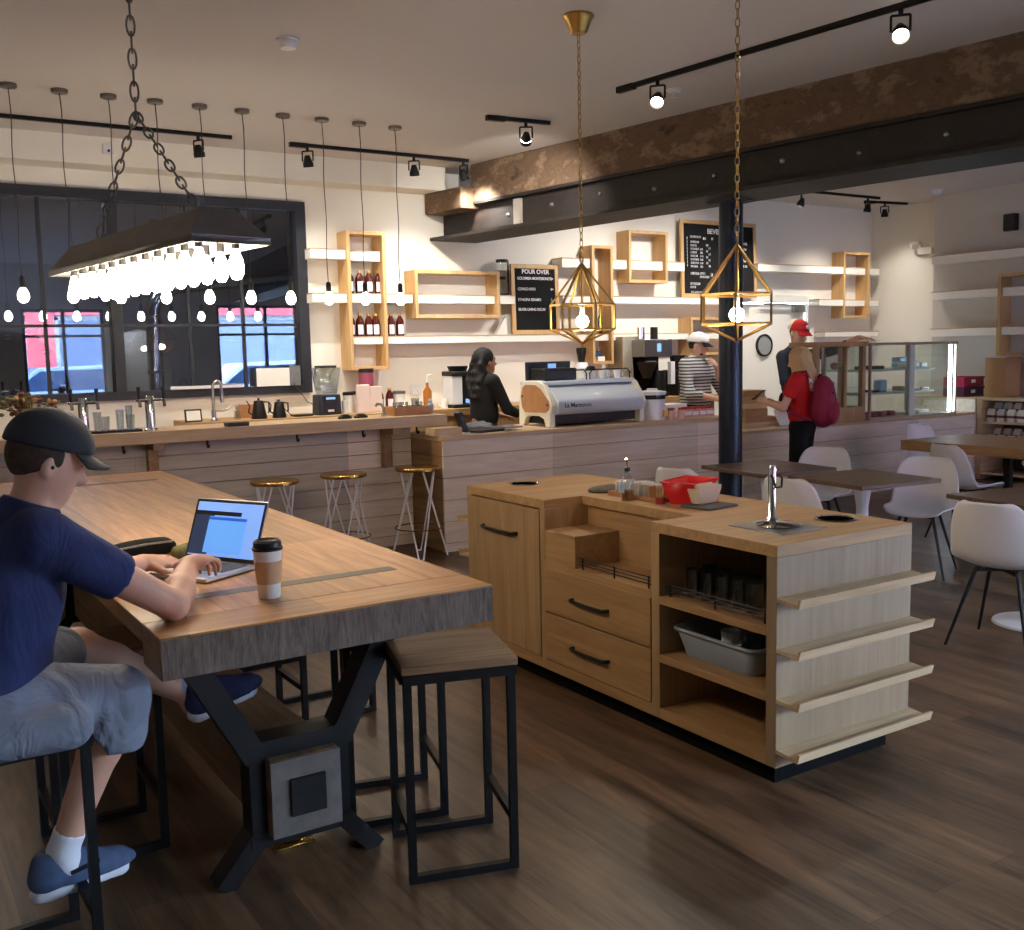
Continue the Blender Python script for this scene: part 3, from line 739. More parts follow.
shelf('upper white shelf between the square frame and the big menu board', 8.17, 8.46, 2.545, 2.665)
shelf('middle white shelf left of the narrow tall frame, behind the left gold pendant', 6.66, 7.04, 2.155, 2.25)
shelf('long middle white shelf carrying the big menu board', 7.35, 9.36, 2.155, 2.25)
shelf('low white shelf right of the narrow tall frame, behind the coffee grinder', 7.35, 8.52, 1.735, 1.825)
shelf('low white shelf through the frame behind the man in grey', 8.57, 9.3, 1.735, 1.825, 0.19)
shelf('long top white shelf right of the steel column', 9.70, 11.32, 2.575, 2.685)
shelf('short top white shelf end right of the corner frame', 11.84, 12.06, 2.575, 2.685)
shelf('top white shelf inside the corner frame', 11.35, 11.81, 2.575, 2.685, 0.16)
shelf('short middle white shelf left of the corner frame', 10.84, 11.32, 2.15, 2.25)
shelf('middle white shelf inside the corner frame', 11.35, 11.81, 2.15, 2.25, 0.16)
shelf('short middle white shelf end right of the corner frame', 11.84, 12.06, 2.15, 2.25)
shelf('lowest white shelf at right, just above the red cap', 10.96, 12.06, 1.735, 1.82)
boxframe('tall oak frame holding the two rows of syrup bottles', 4.085, 4.495, 1.495, 2.84)
boxframe('wide oak frame right of the syrup bottles', 4.81, 5.82, 2.0, 2.485)
boxframe('narrow tall oak frame behind the left gold pendant', 7.045, 7.345, 1.48, 2.81)
boxframe('square oak frame left of the big menu board', 7.58, 8.165, 2.405, 3.0)
boxframe('low oak frame behind the man in grey and the column', 8.53, 9.34, 1.55, 2.01)
boxframe('oak frame in the right corner near the pale fixture', 11.315, 11.845, 2.0, 2.885, 0.21)
# right wall shelves
def rshelf(label, y0, y1, z0, z1):
    t = thing('wall_shelf', label, 'shelf', (11.8, (y0+y1)/2, z0), 0, 'white wall shelves on the grey right wall')
    h = (y1-y0)/2; H = z1-z0
    M().box(-0.2, 0, -h, h, 0.012, H-0.012).build('fascia', 'white_paint', t, bevel=0.002)
    M().box(-0.201, 0, -h, h, H-0.012, H).build('top_board', 'pale_oak', t)
rshelf('top white shelf on the grey right wall', 5.2, 8.16, 2.615, 2.735)
rshelf('middle white shelf on the grey right wall, left of the oak upright', 7.245, 8.16, 2.165, 2.285)
rshelf('lowest white shelf on the grey right wall, left of the oak upright', 7.245, 8.16, 1.705, 1.82)
rshelf('middle white shelf on the grey right wall at the photo edge', 5.2, 7.19, 2.165, 2.285)
rshelf('lowest white shelf on the grey right wall at the photo edge', 5.2, 7.19, 1.705, 1.82)
t = thing('box_frame_shelf', 'oak frame on the grey right wall cut by the photo edge', 'shelf', (11.8, 6.6, 1.47))
for y in (-0.62, 0.60): M().box(-0.235, 0, y, y+0.035, 0, 0.97).build('side', 'shelf_oak', t, bevel=0.0015)
for z in (0, 0.935): M().box(-0.235, 0, -0.585, 0.60, z, z+0.035).build('rail', 'shelf_oak', t, bevel=0.0015)
sb = thing('wall_speaker', 'small black speaker box high on the grey right wall', 'speaker', (11.8, 7.21, 2.95))
M().box(-0.09,0,-0.075,0.075,0,0.2).build('cabinet', 'black_plastic', sb, bevel=0.008)
M().box(-0.096,-0.09,-0.062,0.062,0.015,0.185).build('grille', 'dark_frame', sb)
em = thing('emergency_light', 'pale twin headed wall fixture in the corner beside the grey wall', 'wall lamp', (12.15, 8.62, 2.86))
M().box(-0.06,0,-0.11,0.11,-0.05,0.05).build('body', 'wall_paint', em, bevel=0.01)
for s in (-1, 1):
    m = M(); m.cyl((-0.03, s*0.07, 0.05), (-0.05, s*0.10, 0.10), 0.012, n=8); m.cyl((-0.02, s*0.10, 0.10), (-0.11, s*0.17, 0.07), 0.03, 0.05, 14); m.build('head', 'wall_paint', em)

# ------------------------------------------------------------------ letter boards
def letterboard(name, label, x, y, z, w, h, rx):
    t = thing(name, label, 'sign', (x, y, z)); t.rotation_euler = (rx, 0, 0)
    m = M(); f = 0.045
    m.box(0, w, -0.03, 0, 0, f); m.box(0, w, -0.03, 0, h-f, h); m.box(0, f, -0.03, 0, f, h-f); m.box(w-f, w, -0.03, 0, f, h-f)
    m.build('frame', 'shelf_oak', t, bevel=0.002)
    M().box(f, w-f, -0.018, -0.004, f, h-f).build('felt', 'felt', t)
    return t
mat('felt', (12,12,13), 0.95); mat('letter_white', (235,235,235), 0.5)
R90 = (PI/2, 0, 0)
lb = letterboard('letter_board', 'small letter board headed POUR OVER on the low shelf', 6.02, 9.36, 1.828, 0.62, 0.755, -0.035)
lettering('lettering', 'POUR OVER', 0.066, 'letter_white', lb, (0.325, -0.02, 0.655), R90, 'CENTER')
for body, price, z in (('COLOMBIA MONTEBONITO', '5+', 0.59), ('CONGO KIVU', '4+', 0.475), ('ETHIOPIA SIDAMO', '5', 0.36), ('SILVER LINING DECAF', '', 0.255)):
    lettering('lettering', body, 0.042, 'letter_white', lb, (0.085, -0.02, z), R90, sx=0.86)
    if price: lettering('lettering', price, 0.042, 'letter_white', lb, (0.515, -0.02, z), R90)
mb = letterboard('menu_board', 'large black menu board partly hidden by the steel column', 8.48, 9.395, 2.253, 1.27, 0.93, -0.03)
lettering('lettering', 'BEVERAGES', 0.085, 'letter_white', mb, (0.44, -0.02, 0.775), R90)
def strokes(m, x, z, w, h, k):
    """rows of unreadable small letters: separate short strokes"""
    cx = x; r = random.Random(k)
    while cx < x+w:
        s = r.uniform(0.006, 0.014); t = r.choice((0, 1))
        m.box(cx, cx+0.0045, -0.0205, -0.018, z, z+h)
        if t: m.box(cx+0.0045, cx+s, -0.0205, -0.018, z+h*r.choice((0, 0.42, 0.82)), z+h*r.choice((0.18, 0.6, 1.0)))
        cx += s+0.008
m = M()
strokes(m, 0.16, 0.715, 0.17, 0.028, 1)
for i in range(8): strokes(m, 0.165, 0.655-i*0.042, random.Random(i).uniform(0.09, 0.14), 0.026, i+3)
for i in range(6): strokes(m, 0.32, 0.57-i*0.042, 0.04, 0.024, i+13)
for i in range(8): strokes(m, 0.42+0.04*(i % 2), 0.62-i*0.036, 0.03, 0.026, i+23)
strokes(m, 0.16, 0.275, 0.12, 0.03, 40); strokes(m, 0.31, 0.275, 0.09, 0.03, 41); strokes(m, 0.31, 0.235, 0.15, 0.028, 42)
strokes(m, 0.15, 0.15, 0.16, 0.03, 43); strokes(m, 0.15, 0.112, 0.09, 0.026, 44); strokes(m, 0.42, 0.14, 0.03, 0.03, 45)
strokes(m, 0.37, 0.70, 0.05, 0.028, 46); strokes(m, 0.51, 0.70, 0.03, 0.03, 47); strokes(m, 0.49, 0.25, 0.03, 0.05, 48); strokes(m, 0.56, 0.25, 0.03, 0.05, 49)
for i in range(9): strokes(m, 0.105, 0.69-i*0.04, 0.008, 0.034, 50+i)
strokes(m, 0.16, 0.052, 0.28, 0.024, 70)
for i in range(5): strokes(m, 0.95, 0.66-i*0.07, 0.16, 0.03, 80+i)
m.build('lettering', 'letter_white', mb, merge=False)

# ------------------------------------------------------------------ dining tables and shell chairs
def make_cafe_table(label, loc, rz):
    t = thing('cafe_table', label, 'table', loc, rz, 'square cafe tables with white pedestals')
    M().box(-0.35,0.35,-0.35,0.35,0.722,0.75).build('tabletop', 'walnut', t, bevel=0.003)
    M().lathe([(0.0,0.0),(0.23,0.0),(0.225,0.012),(0.08,0.03),(0.05,0.08),(0.038,0.3),(0.04,0.55),(0.06,0.68),(0.11,0.722),(0,0.722)], n=32).build('pedestal', 'white_metal', t)
    return t
ct = make_cafe_table('square dark topped cafe table nearest the steel column', (5.70, 5.36, 0), math.radians(-7))
dup(ct, (5.70, 4.50, 0), math.radians(-7), 'square dark topped cafe table behind the near end of the island')
dup(ct, (5.70, 3.27, 0), math.radians(-10), 'square cafe table cut by the right photo edge')

def shell_grid():
    prof = [(0.235,0.435,0.17),(0.225,0.452,0.195),(0.17,0.45,0.215),(0.08,0.436,0.228),(0.0,0.43,0.232),(-0.08,0.436,0.234),(-0.14,0.455,0.235),(-0.185,0.50,0.234),(-0.212,0.56,0.230),(-0.235,0.63,0.222),(-0.255,0.70,0.208),(-0.272,0.76,0.188),(-0.282,0.795,0.160),(-0.287,0.812,0.125)]
    rows = []
    n = 13
    for i, (x, z, w) in enumerate(prof):
        t = i/(len(prof)-1); row = []
        for j in range(n):
            u = -1+2*j/(n-1)
            k = abs(u)**2.4
            up = 0.055*k*max(0, min(1, (0.62-t)/0.3))*(0.35+0.65*min(1, t/0.2))
            fwd = 0.075*k*max(0, min(1, (t-0.35)/0.25))*(1.0 if t < 0.85 else 0.75)
            row.append((x+fwd, u*w, z+up))
        rows.append(row)
    return rows
def make_shell_chair(label, loc, rz):
    t = thing('shell_chair', label, 'chair', loc, rz, 'white moulded shell chairs')
    m = M(); m.grid(shell_grid())
    o = m.build('shell', 'white_plastic', t, angle=80)
    md = o.modifiers.new('sub', 'SUBSURF'); md.levels = 1; md.render_levels = 1
    md = o.modifiers.new('thick', 'SOLIDIFY'); md.thickness = 0.011; md.offset = 0
    for sx in (-1, 1):
        for sy in (-1, 1):
            M().cyl((sx*0.10, sy*0.11, 0.418), (sx*0.215-0.0, sy*0.215, 0.0), 0.012, 0.008, 10).build('leg', 'black_metal', t)
    m = M(); m.bar((-0.11,-0.115,0.418),(0.11,0.115,0.418),0.02); m.bar((-0.11,0.115,0.418),(0.11,-0.115,0.418),0.02)
    for sx in (-1, 1):
        for sy in (-1, 1): m.cyl((sx*0.09, sy*0.10, 0.414), (sx*0.09, sy*0.10, 0.434), 0.018, n=8)
    m.build('mount', 'black_metal', t)
    return t
def rot(d): return math.radians(d)
ch = make_shell_chair('white shell chair in the right foreground, its back to the island', (5.16, 3.14, 0), rot(10))
dup(ch, (6.36, 4.52, 0), rot(203), 'white shell chair across the dark table, opening toward the camera')
dup(ch, (7.72, 5.06, 0), rot(-12), 'white shell chair seen from behind at the oak table corner')
dup(ch, (6.42, 5.50, 0), rot(205), 'white shell chair beyond the column table, below the woman in red')
dup(ch, (5.17, 4.52, 0), rot(8), 'white shell chair back showing behind the chrome rinser tap')
dup(ch, (5.02, 5.42, 0), rot(12), 'white shell chair showing behind the red napkin bundle')
dup(ch, (9.17, 6.36, 0), rot(265), 'bright white shell chair at the far end of the oak table')
dup(ch, (9.55, 5.35, 0), rot(185), 'white shell chair on the far side of the oak table, seat peeking out')
dup(ch, (7.86, 4.25, 0), rot(5), 'white shell chair cut by the right edge at the oak table')
ot = thing('oak_table', 'long thick oak dining table by the retail shelves', 'table', (8.13, 3.2, 0))
M().box(0,1.0,0,2.80,0.66,0.75).build('tabletop', 'oak', ot, bevel=0.004)
for x in (0.08, 0.86):
    for y in (0.3, 2.25): M().box(x, x+0.06, y, y+0.06, 0, 0.66).build('leg', 'black_metal', ot)

# ------------------------------------------------------------------ retail unit with coffee bags
ru = thing('retail_unit', 'low oak retail shelf unit full of coffee bags at right', 'shelf', (11.3, 7.285, 0))
m = M(); m.box(0,0.48,-1.8,0,0.945,0.98); m.build('top', 'pale_oak', ru, bevel=0.002)
for y in (-0.065, -1.1, -1.8): M().box(0,0.48,y,y+0.065,0,0.945).build('side', 'pale_oak', ru, bevel=0.002)
for z in (0.06, 0.36, 0.67): M().box(0.004,0.47,-1.735,-0.065,z,z+0.025).build('shelf', 'pale_oak', ru)
M().box(0.46,0.475,-1.735,-0.065,0.06,0.945).build('back', 'old_steel', ru)
mat('bag_paper', (214,205,196), 0.6, var=0.1, vscale=30); mat('bag_band', (96,50,48), 0.6); mat('bag_dark', (40,34,34), 0.6)
def make_bag(label, loc, dark=False):
    t = thing('coffee_bag', label, 'coffee bag', loc, 0, 'coffee bags in the retail unit')
    vs = [(x*0.035, y*0.045, 0) for x, y in ((-1,-1),(1,-1),(1,1),(-1,1))] + [(x*0.036, y*0.047, 0.10) for x, y in ((-1,-1),(1,-1),(1,1),(-1,1))] + [(x*0.006, y*0.044, 0.15) for x, y in ((-1,-1),(1,-1),(1,1),(-1,1))]
    m = M(); m.add(vs, [(3,2,1,0),(0,1,5,4),(1,2,6,5),(2,3,7,6),(3,0,4,7),(4,5,9,8),(5,6,10,9),(6,7,11,10),(7,4,8,11),(8,9,10,11)])
    m.build('pouch', 'bag_dark' if dark else 'bag_paper', t, bevel=0.004)
    M().box(-0.0385,0.038,-0.048,0.048,0.045,0.075).build('band', 'bag_band', t)
    return t
for z in (0.695, 0.385): M().box(0.165,0.30,-1.735,-0.065,z,z+0.07).build('riser', 'pale_oak', ru)
bag0 = None
for (z, nm) in ((0.695, 'upper'), (0.385, 'lower')):
    for row, dx in ((0, 0.09), (1, 0.23)):
        for k in range(6):
            y = 7.285-0.14-k*0.125
            lab = '%s coffee bag from the left, %s row of the %s retail shelf' % (ORD[k], 'front' if row == 0 else 'back', nm)
            zz = z + (0.0 if row == 0 else 0.0705)
            if bag0 is None: bag0 = make_bag(lab, (11.3+dx, y, zz))
            else: dup(bag0, (11.3+dx, y, zz), 0, lab)
cb = thing('cardboard_box', 'tall plain cardboard box standing on the retail unit', 'box', (11.56, 7.13, 0.98))
mat('cardboard', (170,132,90), 0.85, var=0.05)
M().box(-0.16,0.16,-0.13,0.13,0,0.47).build('carton', 'cardboard', cb, bevel=0.003)
M().box(-0.1605,0.1605,-0.02,0.02,0.468,0.4712).build('tape', 'paper', cb)
mat('magenta', (150,28,62), 0.5); mat('dark_plum', (62,22,44), 0.5)
for i, (z, mm, lab) in enumerate(((0.975, 'dark_plum', 'dark plum crate between the display case and the cardboard box'), (1.10, 'magenta', 'magenta crate stacked on the dark plum crate'))):
    t = thing('crate', lab, 'crate', (11.52, 7.62, z))
    m = M(); w, d, h = 0.2, 0.14, 0.12
    m.box(-w,w,-d,d,0,0.01); m.box(-w,-w+0.01,-d,d,0.01,h); m.box(w-0.01,w,-d,d,0.01,h); m.box(-w+0.01,w-0.01,-d,-d+0.01,0.01,h); m.box(-w+0.01,w-0.01,d-0.01,d,0.01,h)
    m.build('tub', mm, t, bevel=0.003)
    M().box(-w-0.01,w+0.01,-d-0.01,-d+0.002,h-0.02,h).build('rim', mm, t)
    M().box(-0.05,0.03,-d-0.004,-d,0.045,0.085).build('tag', 'paper', t)

# ------------------------------------------------------------------ pastry case and display case
pc = thing('pastry_case', 'oak framed glass pastry case the man in the red cap leans on', 'display case', (8.52, 7.34, 0.805))
w, d, h = 0.80, 0.34, 0.87; m = M(); f = 0.055
for x in (0, w-f):
    for y in (0, d-f): m.box(x, x+f, y, y+f, 0.16, h-f)
m.box(w*0.56, w*0.56+0.045, 0, 0.03, 0.16, h-f)
m.box(0, w, 0, d, 0, 0.16); m.build('frame', 'oak_upright', pc, bevel=0.002)
M().box(-0.02, w+0.02, -0.02, d+0.02, h-f, h).build('top', 'oak', pc, bevel=0.003)
m = M(); m.box(f, w-f, 0.012, 0.018, 0.16, h-f); m.box(w-0.018, w-0.012, f, d-f, 0.16, h-f); m.box(0.012, 0.018, f, d-f, 0.16, h-f); m.build('pane', 'clear_glass', pc)
for z in (0.36, 0.56): M().box(f, w-f, 0.06, d-0.06, z, z+0.012).build('shelf', 'clear_glass', pc)
mat('crust', (160,104,56), 0.7, var=0.2, vscale=25); mat('green_leaf', (118,150,66), 0.7, var=0.2, vscale=20)
pi = 0
for (x, y, z, kind) in ((8.80,7.55,1.177,'crust'),(8.94,7.58,1.177,'crust'),(9.2,7.6,1.177,'crust'),(9.33,7.55,1.377,'green_leaf'),(9.2,7.55,1.377,'crust'),(8.85,7.55,0.965,'crust'),(9.05,7.55,0.965,'crust'),(9.28,7.55,0.965,'crust')):
    lab = 'green topped pastry on the top shelf of the oak case' if kind == 'green_leaf' else '%s baked roll inside the oak pastry case' % ORD[pi]
    o = M().sph((0,0,0.035), (0.055,0.045,0.04), 12).build('pastry', kind, None, loc=(x, y, z)); o.location.x -= 0.14; tag(o, lab, 'pastry', 'pastries in the oak case'); pi += 1
dc = thing('display_case', 'tall glass refrigerated display case with a lit right edge', 'display case', (9.36, 7.31, 0.805))
w, d, h = 1.56, 0.68, 0.85; m = M(); f = 0.04
mat('case_frame', (176,160,142), 0.5); mat('led_white', (235,245,255), 0.4, emit=(225,240,255), strength=26.0); mat('shelf_white', (205,216,208), 0.4)
for x in (0, w-f): m.box(x, x+f, d-f, d, 0.02, h-0.03)
m.box(0, 0.02, 0, 0.03, 0.02, h-0.03); m.box(w-0.02, w, 0, 0.03, 0.02, h-0.03)
m.build('frame', 'case_frame', dc); M().box(-0.005, w+0.005, -0.005, d, h-0.03, h).build('top', 'case_frame', dc, bevel=0.002)
M().box(0, w, 0, d, 0, 0.02).build('base', 'case_frame', dc)
M().box(0.70, 0.80, 0.02, 0.06, 0.02, h-0.03).build('mullion', 'shelf_white', dc)
M().box(w-0.085, w-0.055, 0.03, 0.055, 0.03, h-0.04).build('led_strip', 'led_white', dc)
m = M(); m.box(0.02, 0.70, 0.006, 0.012, 0.02, h-0.03); m.box(0.80, w-0.02, 0.006, 0.012, 0.02, h-0.03); m.box(0.008, 0.014, 0.03, d-f, 0.02, h-0.03); m.box(w-0.014, w-0.008, 0.03, d-f, 0.02, h-0.03); m.build('pane', 'clear_glass', dc)
for z in (0.27, 0.53):
    M().box(0.03, 0.70, 0.10, d-0.06, z, z+0.022).build('shelf', 'shelf_white', dc); M().box(0.80, w-0.28, 0.10, d-0.06, z, z+0.022).build('shelf', 'shelf_white', dc)
mat('wrap_blue', (150,190,215), 0.35); mat('wrap_white', (226,230,226), 0.4); mat('tray_black', (26,26,28), 0.5); mat('tub_pink', (150,70,92), 0.5)
def case_item(name, label, cat, x, y, z, kind, s=(0.1,0.07,0.05)):
    o = M().box(-s[0],s[0],-s[1],s[1],0,s[2]*2).build(name, kind, None, bevel=min(s)*0.5, loc=(x-0.14, y, z)); tag(o, label, cat, 'goods inside the glass display case')
case_item('tray', 'black tray of sandwiches on the top left shelf of the display case', 'tray', 9.85, 7.6, 1.357, 'tray_black', (0.14,0.1,0.02))
case_item('wrapped_sandwich', 'pale blue wrapped pack on the middle left shelf of the display case', 'packet', 9.98, 7.55, 1.097, 'wrap_blue', (0.07,0.05,0.07))
for k in range(3): case_item('wrapped_roll', '%s white wrapped roll from the left in the display case, top right shelf' % ORD[k], 'packet', 10.42+k*0.15, 7.56, 1.357, 'wrap_white', (0.055,0.06,0.03+0.008*(k % 2)))
for k in range(2): case_item('salad_box', '%s clear salad box stacked right on the top shelf' % ('lower' if k == 0 else 'upper'), 'box', 10.60, 7.75, 1.357+k*0.065, 'wrap_blue', (0.09,0.06,0.03))
for k in range(3): case_item('flat_pack', '%s grey flat pack on the middle right shelf of the display case' % ORD[k], 'packet', 10.40+k*0.17, 7.58, 1.097, 'case_frame', (0.07,0.08,0.015+0.01*(k == 0)))
case_item('flat_tray', 'long dark tray on the lower left shelf of the display case', 'tray', 9.86, 7.6, 1.097, 'tray_black', (0.05,0.1,0.012))
for k in range(4): case_item('drink_tub', '%s pink lidded tub along the bottom left of the display case' % ORD[k], 'tub', 9.60+k*0.15, 7.48, 0.825, 'tub_pink', (0.055,0.055,0.03))
for k in range(2): case_item('paper_stack', '%s pile of papers on the bottom right of the display case' % ('left' if k == 0 else 'right'), 'papers', 10.42+k*0.25, 7.55, 0.825, 'wrap_white', (0.10,0.09,0.012+0.008*k))
# ------------------------------------------------------------------ people: smooth bodies from blended limbs
def surface_nets(F, org, h):
    s = F < 0
    nx, ny, nz = F.shape
    cnt = np.zeros((nx-1, ny-1, nz-1), np.int32); acc = np.zeros((nx-1, ny-1, nz-1, 3))
    C = [(i, j, k) for i in (0,1) for j in (0,1) for k in (0,1)]
    sl = lambda a, o, n: slice(o, o+n-1)
    def cor(A, c): return A[c[0]:c[0]+nx-1, c[1]:c[1]+ny-1, c[2]:c[2]+nz-1]
    for a in C:
        for ax in range(3):
            if a[ax] == 0:
                b = list(a); b[ax] = 1
                fa, fb = cor(F, a), cor(F, b)
                msk = (fa < 0) != (fb < 0)
                t = np.where(msk, fa/np.where(msk, fa-fb, 1), 0)
                cnt += msk
                for q in range(3):
                    acc[..., q] += np.where(msk, a[q] + (t if q == ax else 0), 0)
    act = cnt > 0
    idx = -np.ones(act.shape, np.int64); ii = np.argwhere(act); idx[act] = np.arange(len(ii))
    V = (ii + acc[act]/cnt[act][:, None])*h + np.array(org)
    faces = []
    for ax in range(3):
        o1, o2 = [q for q in range(3) if q != ax]
        a = [slice(None)]*3; b = [slice(None)]*3; a[ax] = slice(0, -1); b[ax] = slice(1, None)
        e = s[tuple(a)] != s[tuple(b)]
        g = np.argwhere(e)
        ok = (g[:, o1] > 0) & (g[:, o2] > 0) & (g[:, o1] < F.shape[o1]-1) & (g[:, o2] < F.shape[o2]-1)
        g = g[ok]
        def cell(d1, d2):
            c = g.copy(); c[:, o1] += d1; c[:, o2] += d2
            return idx[c[:, 0], c[:, 1], c[:, 2]]
        faces.append(np.stack([cell(-1,-1), cell(0,-1), cell(0,0), cell(-1,0)], 1))
    Fc = np.concatenate(faces); Fc = Fc[(Fc >= 0).all(1)]
    return V, Fc
def A(p): return np.array(p, float)
def sdf_build(name, prims, m, parent, h=0.01, k=0.02, smooth=2):
    """prims: ('c', p0, r0, p1, r1[, k]) tapered limb; ('e', centre, radii, rotation matrix or None[, k]); ('-e' / '-c' / '-p') cut; '-p': point, normal"""
    los, his = [], []
    for p in prims:
        if p[0] == 'c':
            for q, r in ((p[1], p[2]), (p[3], p[4])): los.append(A(q)-r); his.append(A(q)+r)
        elif p[0] == 'e':
            r = max(p[2]); los.append(A(p[1])-r); his.append(A(p[1])+r)
    lo = np.min(los, 0)-3*h; hi = np.max(his, 0)+3*h
    n = np.ceil((hi-lo)/h).astype(int)+1
    X = [lo[i]+h*np.arange(n[i]) for i in range(3)]
    F = np.full(n, 1.0)
    def local(l, u):
        i0 = np.maximum(0, np.floor((l-lo)/h).astype(int)); i1 = np.minimum(n, np.ceil((u-lo)/h).astype(int)+1)
        S = tuple(slice(a, b) for a, b in zip(i0, i1))
        G = np.meshgrid(*[X[q][S[q]] for q in range(3)], indexing='ij')
        return S, np.stack(G, -1)
    for p in prims:
        op = p[0]; kk = k
        if op in ('c', '-c'):
            a, r0, b, r1 = A(p[1]), p[2], A(p[3]), p[4]; kk = p[5] if len(p) > 5 else k
            mg = kk*1.5+2*h; l = np.minimum(a-r0, b-r1)-mg; u = np.maximum(a+r0, b+r1)+mg
            S, P = local(l, u); ab = b-a; L2 = max(1e-9, ab@ab)
            t = np.clip(((P-a)@ab)/L2, 0, 1)
            d = np.linalg.norm(P-a-t[..., None]*ab, axis=-1)-(r0+(r1-r0)*t)
        elif op in ('e', '-e'):
            c, r = A(p[1]), A(p[2]); R = p[3] if len(p) > 3 and p[3] is not None else np.eye(3); kk = p[4] if len(p) > 4 else k
            mg = kk*1.5+2*h; l = c-max(r)-mg; u = c+max(r)+mg
            S, P = local(l, u); Q = (P-c)@np.array(R)
            k0 = np.linalg.norm(Q/r, axis=-1); k1 = np.linalg.norm(Q/(r*r), axis=-1)
            d = k0*(k0-1)/np.maximum(k1, 1e-6)
        else:
            q, nn = A(p[1]), A(p[2]); nn = nn/np.linalg.norm(nn)
            S, P = local(lo, hi); d = -((P-q)@nn)          # cuts away the side the normal points to
        f = F[S]
        if op[0] == '-':
            F[S] = np.maximum(f, -d)
        else:
            hh = np.clip(0.5+0.5*(f-d)/kk, 0, 1)
            F[S] = f*(1-hh)+d*hh-kk*hh*(1-hh)
    V, Fc = surface_nets(F, lo, h)
    me = bpy.data.meshes.new(name); me.from_pydata(V.tolist(), [], Fc.tolist())
    bm = bmesh.new(); bm.from_mesh(me)
    for _ in range(smooth): bmesh.ops.smooth_vert(bm, verts=bm.verts, factor=0.5, use_axis_x=True, use_axis_y=True, use_axis_z=True)
    bmesh.ops.recalc_face_normals(bm, faces=bm.faces); bm.to_mesh(me); bm.free()
    for p in me.polygons: p.use_smooth = True
    me.materials.append(MATS[m]); o = bpy.data.objects.new(name, me); COLL.objects.link(o); o.parent = parent
    return o
def frame(f, up=(0,0,1)):
    """columns: forward, left, up"""
    f = Vector(f).normalized(); l = Vector(up).cross(f).normalized(); u = f.cross(l)
    return f, l, u
def head_prims(c, f, up, s=1.0):
    """skull, face, nose, ears, jaw; c is the skull centre"""
    f, l, u = frame(f, up); c = Vector(c); R = np.array([list(f), list(l), list(u)]).T
    P = lambda a, b, d: c + f*a*s + l*b*s + u*d*s
    pr = [('e', c, (0.098*s, 0.076*s, 0.098*s), R), ('e', P(0.028,0,-0.062), (0.066*s,0.058*s,0.078*s), R, 0.03*s), ('e', P(0.058,0,-0.108), (0.03*s,0.032*s,0.024*s), R, 0.03*s),
          ('c', P(0.092,0,-0.008), 0.008*s, P(0.114,0,-0.045), 0.013*s, 0.012*s), ('e', P(0.102,0,-0.05), (0.014*s,0.018*s,0.01*s), R, 0.008*s),
          ('e', P(0.082,0,-0.078), (0.016*s,0.026*s,0.008*s), R, 0.006*s), ('e', P(0.082,0,-0.090), (0.014*s,0.022*s,0.008*s), R, 0.006*s),
          ('e', P(0.080,0.03,0.012), (0.016*s,0.022*s,0.008*s), R, 0.012*s), ('e', P(0.080,-0.03,0.012), (0.016*s,0.022*s,0.008*s), R, 0.012*s)]
    for sy in (-1, 1):
        pr.append(('e', P(-0.008, sy*0.078, -0.028), (0.019*s, 0.012*s, 0.035*s), R, 0.005*s))
        pr.append(('-e', P(0.002, sy*0.091, -0.026), (0.011*s, 0.007*s, 0.019*s), R))
    return pr, P, R
def hand_prims(w, d, n, curl=0.5, s=1.0, side=1, spread=0.25, thumb=0.6):
    """w wrist, d pointing direction, n back-of-hand normal, side=+1 thumb on the left of d when n is up"""
    d = Vector(d).normalized(); n = Vector(n); n = (n-d*n.dot(d)).normalized(); t = n.cross(d)*side
    w = Vector(w); pr = []
    R = np.array([list(d), list(t), list(n)]).T
    pc = w + d*0.05*s
    pr.append(('e', pc, (0.05*s, 0.040*s, 0.016*s), R, 0.012*s))
    pr.append(('c', w, 0.024*s, w+d*0.03*s, 0.024*s, 0.015*s))
    lens = (0.072, 0.082, 0.076, 0.058); offs = (0.030, 0.010, -0.011, -0.030)
    for i in range(4):
        b = w + d*(0.088-0.004*abs(i-1.3))*s + t*offs[i]*s
        dd = (d + t*spread*(offs[i]/0.03)*0.35).normalized(); L = lens[i]*s; c = curl*(1.0+0.12*i)
        segs = (0.45, 0.31, 0.24); p = b - dd*0.012*s; ang_ = c*0.35; rr = 0.0088*s
        for q, sg in enumerate(segs):
            v = dd*math.cos(ang_) - n*math.sin(ang_)
            p2 = p + v*(L*sg+(0.012*s if q == 0 else 0))
            pr.append(('c', p, rr, p2, rr*0.9, 0.004*s)); p = p2; rr *= 0.9; ang_ += c*0.75
    b = w + d*0.025*s + t*0.028*s
    v1 = (d*0.75 + t*thumb - n*0.25).normalized(); p1 = b + v1*0.042*s
    v2 = (d*0.95 + t*thumb*0.35 - n*0.2).normalized(); p2 = p1 + v2*0.03*s; p3 = p2 + (d - n*0.25).normalized()*0.024*s
    pr += [('c', b, 0.013*s, p1, 0.0105*s, 0.008*s), ('c', p1, 0.0105*s, p2, 0.0095*s, 0.004*s), ('c', p2, 0.0095*s, p3, 0.008*s, 0.004*s)]
    return pr
